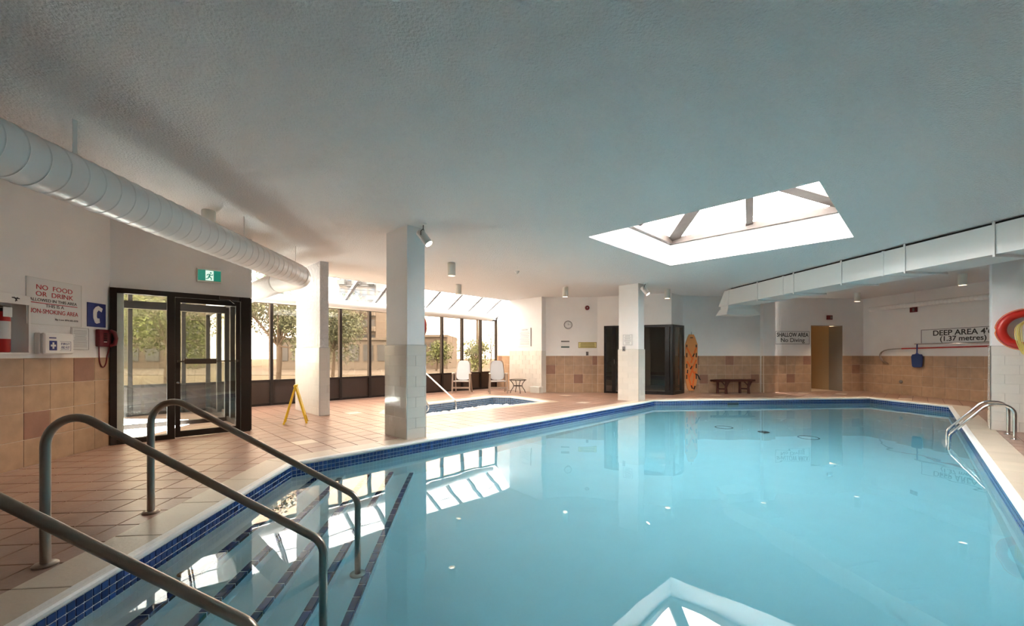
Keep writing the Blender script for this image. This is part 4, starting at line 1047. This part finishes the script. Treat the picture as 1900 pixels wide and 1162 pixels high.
ol = [(-.13,.02),(-.09,0),(.09,0),(.13,.02),(.155,hh*.8),(.13,hh*.97),(.05,hh),(-.05,hh),(-.13,hh*.97),(-.155,hh*.8)]
MB().prism(ol, -.012, .012, mtx=Matrix.Rotation(PI/2,4,'X')).build('net_bag', 'netblue', o)
MB().tube([(x*1.02, 0, z*1.01) for x, z in ol], .011, 6, closed=True).build('net_rim', 'navyp', o, smooth=True)
mb = MB(); mb.tube([(0,0,hh),(0,0,hh2)], .016, 8); mb.tube([(-.05,0,hh),(0,0,hh+.06),(.05,0,hh)], .009, 6); mb.build('net_handle', 'navyp', o, smooth=True)
MB().tube([(0,.06,hh2+.01),(0,-.02,hh2+.0),(0,-.03,hh2+.03)], .006, 6).build('hook', 'chrome', o)
o = on_wall('pipe_fitting', 'small round grey fitting on the right wall tiles', 'fitting', 1672.5, 708.5, R2, Z1); MB().lathe([(.055,.01),(.055,.025),(.03,.04),(.012,.04)], 20, mtx=R90).build('fitting_cap', 'rafter', o, smooth=True)
# life ring with rope on the deep end column
cP0, cP1 = Vector(CR0), Vector(CR0)+Vector((1,-1))
def life_ring(px, py, P0, P1, label, rope=True, R_=.26, r_=.062, out=.075, cc=None):
    o = thing('life_ring', label, 'life ring', cc if cc is not None else hit(px, py, P0, P1), ang(P0, P1), 'red life rings')
    MB().tube([(R_*math.cos(a*PI/24), -out, R_*math.sin(a*PI/24)) for a in range(48)], r_, 16, closed=True).build('ring', 'ring', o, smooth=True)
    MB().tube([((R_+r_*1.15)*math.cos(a*PI/24)*(1 if a % 12 else .95), -out-.02, (R_+r_*1.15)*math.sin(a*PI/24)*(1 if a % 12 else .95)) for a in range(48)], .007, 6, closed=True).build('grab_line', 'strap', o, smooth=True)
    MB().tube([(0,0,.13),(0,-.10,.12),(0,-.12,.16)], .006, 6).build('hook', 'iron', o)
    if rope:
        mb = MB(); rnd = random.Random(4)
        for k in range(9):
            w1 = .03+.008*k; ln = .36+.05*rnd.random(); dx = rnd.uniform(-.03,.03)-.02
            mb.tube(smooth_path([(dx*.2-w1*.3,-.125-.004*k,.13),(dx-w1,-.14-.004*k,.02),(dx-w1*.8,-.15,-.2),(dx,-.15,-ln),(dx+w1*.8,-.15,-.2),(dx+w1,-.14-.004*k,.02),(dx*.2+w1*.3,-.125-.004*k,.13)], 4), .006, 5)
        mb.build('rope_coil', 'rope', o, smooth=True)
life_ring(1903, 612, cP0, cP1, 'red life ring with pale yellow rope on the right column')
cc = Vector((-1.54, 6.07, 0))+Vector((.707,.707,0))*.336+Vector((-.707,.707,0))*.28
ringz = EYE+(HY-607)*6.5/FPX
o = life_ring(0, 0, (0,0), (1,0), 'red life ring on the hidden side of the nearest column', rope=False, R_=.13, r_=.045, out=.05, cc=Vector((cc.x, cc.y, ringz)))
ob = [x for x in C.objects if x.name.startswith('life_ring')][-1]; ob.rotation_euler = (0, 0, PI/4+PI/2)

# ------------------------------------------------------------------ left wall: signs, cabinet, phone
def LWb(*a, **k): return board(*a, L0, K1, **k)
pL = lambda x, y: hit(x, y, L0, K1)
o, w_, h_ = board('no_food_sign', 'large white sign reading NO FOOD OR DRINK on the left wall', 47, 521, 150, 604, L0, K1, border=.001, bw=.004, bm='cream')
def ztext(s, px0, px1, py, m, size, o, bold=0):
    a, b = pL(px0, py), pL(px1, py); c = pL((px0+px1)/2, py); inv = o.matrix_world if False else None
    loc = Vector(o.location); u_ = Vector((math.cos(o.rotation_euler.z), math.sin(o.rotation_euler.z), 0)); mid = (a+b)/2
    return text(s, size, m, o, (mid-loc).dot(u_), pL((px0+px1)/2, py).z-loc.z, -.0095, width=(b.xy-a.xy).length, bold=bold)
ztext('NO  FOOD', 65.5, 132.5, 537.5, 'redprint', .078, o, 0); ztext('OR  DRINK', 64.5, 134, 549.5, 'redprint', .078, o, 0)
ztext('ALLOWED IN THIS AREA', 53, 141, 560, 'blackp', .05, o); ztext('THIS IS A', 83, 117, 570, 'blackp', .052, o); ztext('NON-SMOKING AREA', 50, 143, 580, 'redprint', .072, o)
ztext('By-Law 894-82-078', 101, 143, 595, 'blackp', .028, o, 0)
a, b = pL(56, 566), pL(142, 566); uu = Vector((math.cos(ang(L0,K1)), math.sin(ang(L0,K1)), 0)); x0 = (a-Vector(o.location)).dot(uu); x1 = (b-Vector(o.location)).dot(uu); zz = pL(99, 565.5).z-o.location.z
MB().box(x0, x1, -.010, -.008, zz-.004, zz+.004).build('red_rule', 'redprint', o)
o, w_, h_ = board('telephone_sign', 'square navy sign with a white handset symbol', 161, 563, 195, 607, L0, K1, m='navyp')
hs = [(-.28,.10),(-.26,.34),(-.10,.56),(.10,.66),(.42,.50),(.34,.24),(.12,.36),(.0,.20),(-.02,-.10),(.02,-.22),(.18,-.22),(.22,-.52),(-.02,-.60),(-.14,-.54),(-.26,-.24)]
sc = h_*.80
MB().prism([(x*sc*.85+.0, z*sc*.75+h_/2) for x, z in hs], .008, .0105, mtx=Matrix.Rotation(PI/2,4,'X')).build('handset_symbol', 'paper', o)
o, w_, h_ = board('paper_notice', 'small framed paper notice beside the first aid kit', 131, 608, 164, 650, L0, K1, border=.006, bw=.003, bm='rafter'); lines(o, w_, h_, 12, 'rafter', top=.1, bot=.12, lh=.18, seed=12, mn=.7)
# first aid kit
a, b = pL(62, 657.5), pL(119, 657.5); o = thing('first_aid_kit', 'white first aid box with a navy cross on the left wall', 'first aid kit', (a+b)/2+Vector((.004,0,0)), ang(L0,K1)); w_ = (b-a).length; h_ = pL(100, 619).z-a.z
MB().cbox(-w_/2, w_/2, -.055, 0, 0, h_, b=.008).build('kit_base', 'white', o); MB().cbox(-w_/2+.002, w_/2-.002, -.105, -.06, .002, h_-.002, b=.012).build('kit_lid', 'white', o)
cxx = -w_*.22; cs = h_*.30
MB().box(cxx-cs*.62, cxx+cs*.62, -.1065, -.105, h_*.18, h_*.18+cs*1.5).build('cross_square', 'navyp', o)
cz = h_*.18+cs*.75; mb = MB(); mb.box(cxx-cs*.42,cxx+cs*.42,-.108,-.1065,cz-cs*.15,cz+cs*.15); mb.box(cxx-cs*.14,cxx+cs*.14,-.1082,-.1065,cz-cs*.5,cz+cs*.5); mb.build('white_cross', 'paper', o)
text('FIRST', .04, 'navyp', o, w_*.19, h_*.49, -.107, width=w_*.30, bold=0); text('AID KIT', .038, 'navyp', o, w_*.19, h_*.33, -.107, width=w_*.30, bold=0)
mb = MB(); x0, x1, z0, z1 = w_*.01, w_*.38, h_*.16, h_*.60
for q in ((x0,x1,z0,z0+.003),(x0,x1,z1,z1+.003),(x1-.003,x1,z0,z1),(x0+.01,x1-.02,z0+.018,z0+.023)): mb.box(q[0],q[1],-.1065,-.105,q[2],q[3])
mb.box(-w_*.35,-w_*.12,-.1065,-.105,h_*.74,h_*.79); mb.build('label_border', 'navyp', o)
# wall telephone
a, b = pL(176, 643.5), pL(200, 643.5); o = thing('wall_telephone', 'dark red wall telephone with a hanging cord', 'telephone', (a+b)/2, ang(L0,K1)); w_ = (b-a).length; h_ = pL(188, 612).z-a.z
MB().cbox(-w_/2, w_/2, -.05, 0, 0, h_, b=.01).build('phone_body', 'darkred', o)
hp = [(w_*.30,-.06,h_*.04),(w_*.40,-.10,h_*.14),(w_*.43,-.115,h_*.5),(w_*.38,-.10,h_*.84),(w_*.28,-.06,h_*.96)]
MB().tube(hp, [.02,.026,.02,.026,.02], 12).build('handset', 'darkred', o, smooth=True)
mb = MB()
for i in range(3):
    for j in range(4): mb.box(-.028+.02*i, -.016+.02*i, -.054, -.05, h_*.72-j*.03, h_*.72-j*.03+.016)
mb.build('key_pad', 'blackp', o); MB().box(-.03,.02,-.053,-.05,h_*.25,h_*.30).build('phone_label', 'paper', o)
cz = pL(188, 682).z-a.z; pts = [(-w_*.32,-.02,0)]+[(-w_*.32+(w_*.64)*(1-math.cos(PI*i/12))/2, -.02, cz*math.sin(PI*i/12)**.6) for i in range(1, 12)]+[(w_*.36,-.05,.02)]
MB().tube(pts, .007, 8).build('phone_cord', 'darkred', o, smooth=True)
# extinguisher cabinet
a, b = CB0.copy(), CB1.copy(); o = thing('extinguisher_cabinet', 'white open fronted fire extinguisher cabinet on the left wall', 'cabinet', ((a.x+b.x)/2, (a.y+b.y)/2, a.z), ang(L0,K1)); w_ = (b.xy-a.xy).length; h_ = cbz1-a.z; f0 = .022
mb = MB(); mb.box(-w_/2+.014, w_/2-.014, .15, .16, .014, h_-.014)
for q in ((-w_/2+.014,-w_/2+.022,.014,h_-.014),(w_/2-.022,w_/2-.014,.014,h_-.014),(-w_/2+.022,w_/2-.022,.014,.022),(-w_/2+.022,w_/2-.022,h_-.022,h_-.014)): mb.box(q[0],q[1],-.002,.15,q[2],q[3])
mb.build('cabinet_box', 'white', o)
mb = MB(); mb.cbox(-w_/2, w_/2, -f0, -.001, h_*.84, h_, b=.003); mb.cbox(-w_/2, w_/2, -f0, -.001, 0, .022, b=.003); mb.box(-w_/2, -w_/2+.022, -f0, -.001, .022, h_*.84); mb.box(w_/2-.022, w_/2, -f0, -.001, .022, h_*.84); mb.build('cabinet_frame', 'white', o)
mb = MB(); f1 = -f0-.002; mb.bar((.02,f1,h_*.94),(.10,f1,h_*.93),.003,.01); mb.bar((.04,f1,h_*.95),(.075,f1,h_*.89),.003,.008); mb.bar((.08,f1,h_*.95),(.055,f1,h_*.88),.003,.008); mb.build('faded_sticker', 'blackp', o)
MB().cbox(-.04, .14, .09, .148, h_*.76, h_*.81).build('inner_bracket', 'coping', o)
lz = Matrix.Rotation(ang(L0,K1), 4, 'Z')@Vector((.015, .065, .023))
ex = thing('fire_extinguisher', 'red fire extinguisher with a pale label inside the cabinet', 'fire extinguisher', Vector(o.location)+lz, ang(L0,K1))
MB().lathe([(.055,0),(.062,.01),(.062,h_*.56),(.055,h_*.62),(.02,h_*.66),(.018,h_*.70)], 28).build('cylinder_body', 'red', ex, smooth=True)
MB().lathe([(.0625,h_*.22),(.0635,h_*.23),(.0635,h_*.50),(.0625,h_*.51)], 28, cap=False).build('body_label', 'paper', ex)
mb = MB(); mb.bar((-.01,0,h_*.71),(.09,0,h_*.67), .02,.012); mb.bar((-.01,0,h_*.75),(.08,0,h_*.75), .018,.012); mb.cbox(-.02,.02,-.02,.02,h_*.67,h_*.73); mb.build('valve_handle', 'blackp', ex)
MB().tube([(-.02,0,h_*.71),(-.06,0,h_*.66),(-.072,0,h_*.4),(-.07,0,h_*.15)], .008, 8).build('hose', 'blackp', ex, smooth=True)
MB().box(-.06,.03,-.070,-.066,h_*.58,h_*.74).build('inspection_tag', 'paper', ex)
# exit sign
a, b = hit(364.5, 524, K1, K2), hit(410.5, 527, K1, K2); o = thing('exit_sign', 'green exit sign with a white running figure above the doors', 'sign', ((a.x+b.x)/2, (a.y+b.y)/2, (a.z+b.z)/2), A1); w_ = (b.xy-a.xy).length; h_ = hit(388, 500, K1, K2).z-o.location.z
MB().cbox(-w_/2, w_/2, -.06, 0, 0, h_, b=.006).build('sign_housing', 'cream', o)
MB().box(-w_*.46, w_*.46, -.063, -.06, h_*.12, h_*.88).build('green_face', 'green', o)
MB().box(-w_*.16, w_*.16, -.065, -.063, h_*.14, h_*.86).build('white_doorway', 'exitwhite', o)
mb = MB(); q = lambda a_, b_, w: mb.bar((a_[0]*h_, -.067, a_[1]*h_), (b_[0]*h_, -.067, b_[1]*h_), .002, w*h_, up=(1,0,0))
q((.03,.60),(-.03,.42),.10); q((-.03,.42),(.10,.34),.07); q((.10,.34),(.10,.20),.06); q((-.03,.42),(-.10,.28),.07); q((-.10,.28),(-.22,.26),.06); q((.02,.58),(.14,.52),.05); q((.14,.52),(.20,.60),.05); q((.02,.60),(-.12,.58),.05); q((-.12,.58),(-.16,.48),.05)
mb.lathe([(.055*h_,0),(.055*h_,.003)], 14, mtx=Matrix.Translation((.07*h_,-.066,.70*h_))@R90); mb.build('running_figure', 'green', o)

# ------------------------------------------------------------------ outside
gd = struct('ground', 'pale lawn and parking area outside the windows', 'ground')
mb = MB(); mb.add([(-90,9,-.35),(60,17.5,-.35),(60,160,-.35),(-90,160,-.35)], [(0,1,2,3)]); mb.build('lawn', 'ext_ground', gd)
MB().box(-60, 30, 32, 50, -.34, -.32).build('car_park', 'asphalt', gd)
def tree(x, y, h, r, label, m='leaf', n=9000, seed=0, trunk=.11):
    rnd = random.Random(seed); o = thing('tree', label, 'tree', (x, y, -.35), 0, 'trees outside the windows')
    mb = MB(); mb.tube([(0,0,0),(.1,0,h*.3),(0,.1,h*.55),(.15,0,h*.8)], [trunk, trunk*.8, trunk*.55, trunk*.25], 8)
    blobs = []
    for k in range(9):
        a = rnd.uniform(0, 2*PI); rr = r*rnd.uniform(.2,.75); z = h*rnd.uniform(.28,.92); c_ = Vector((rr*math.cos(a), rr*math.sin(a), z)); blobs.append((c_, r*rnd.uniform(.32,.55)))
        mb.tube([(0,0,h*.35), c_*.6+Vector((0,0,h*.14)), c_], [trunk*.4, trunk*.25, trunk*.08], 6)
    mb.build('trunk', 'bark', o, smooth=True)
    mb = MB()
    for k in range(n):
        c_, R_ = rnd.choice(blobs); d = Vector((rnd.gauss(0,1), rnd.gauss(0,1), rnd.gauss(0,1))).normalized()*R_*rnd.random()**.4; p = c_+d
        s = rnd.uniform(.045,.09)*(1 if y < 30 else 1.8); e = Vector((rnd.gauss(0,1), rnd.gauss(0,1), rnd.gauss(0,1))).normalized()*s; f = e.cross(Vector((rnd.gauss(0,1), rnd.gauss(0,1), rnd.gauss(0,1)))).normalized()*s*.5
        mb.add([p-e, p-f, p+e, p+f], [(0,1,2,3)])
    mb.build('foliage', m, o, kind='stuff'); return o
tree(-14.6, 17.5, 6.0, 2.6, 'leafy tree outside the entrance vestibule', seed=1)
tree(-9.6, 17.0, 5.6, 2.2, 'leafy tree outside the window left of the rough column', 'leaf2', seed=2)
tree(-21.5, 22.5, 6.5, 3.2, 'broad tree behind the vestibule glass', seed=3)
tree(-10.6, 24.5, 5.0, 2.2, 'lighter tree outside in front of the apartment block', 'leaf2', seed=4)
tree(-3.4, 38, 2.6, 1.5, 'small round tree outside beyond the chairs', seed=5, n=1200); tree(-7.3, 40, 3.0, 1.6, 'small round tree outside beyond the hot tub rails', seed=6, n=1200)
for i, (x, y) in enumerate(((-3.6,70),(-11,80),(-20,84),(-31,80))): tree(x, y, 5.5, 4, ('distant tree on the skyline above the chair by the table','distant tree on the skyline beside the last window','distant tree on the skyline over the far car park','distant tree on the skyline behind the low building')[i], 'leaf2', n=1500, seed=10+i)
def building(x, y, w, d, h, floors, cols, label, m, rz=0, balc=False):
    o = thing('building', label, 'building', (x, y, -.35), rz, 'buildings outside the windows')
    MB().box(-w/2, w/2, 0, d, 0, h).build('building_wall', m, o)
    fh = h/floors; cw = w/cols
    me = MB().box(-cw*.34, cw*.34, -.08, .02, 0, fh*.5).mesh('window', 'bldglass')
    for f in range(floors):
        MB().box(-w/2-.1, w/2+.1, -.25, .0, f*fh+fh-.25, f*fh+fh).build('floor_band', 'bld2', o)
        for c_ in range(cols): link_mesh('window', me, o, (-w/2+cw*(c_+.5), 0, f*fh+fh*.28))
        if balc:
            for c_ in range(0, cols, 2): MB().box(-w/2+cw*c_, -w/2+cw*(c_+1), -1.3, -.25, f*fh, f*fh+1.0).build('balcony', 'bld2', o)
    return o
building(-33.5, 90, 8, 8, 20, 6, 5, 'tan apartment block seen through the window past the rough column', 'bld', balc=True)
building(-44, 48, 18, 10, 9, 3, 9, 'low brick block seen through the vestibule', 'bld', rz=.3)
building(-9.3, 46, 4.3, 8, 3.8, 1, 4, 'low flat roofed building outside behind the nearest column', 'bld')
building(-19, 44, 12, 8, 3.4, 1, 8, 'long low pale building outside the middle windows', 'bld2')
o = thing('utility_pole', 'thin wooden utility pole outside the last window', 'pole', (-3.35, 40, -.35)); MB().tube([(0,0,0),(0,0,6.2)], [.14,.10], 8).build('pole_shaft', 'bark', o); MB().bar((-.9,0,5.2),(.9,0,5.2),.08,.1).build('crossarm', 'bark', o)
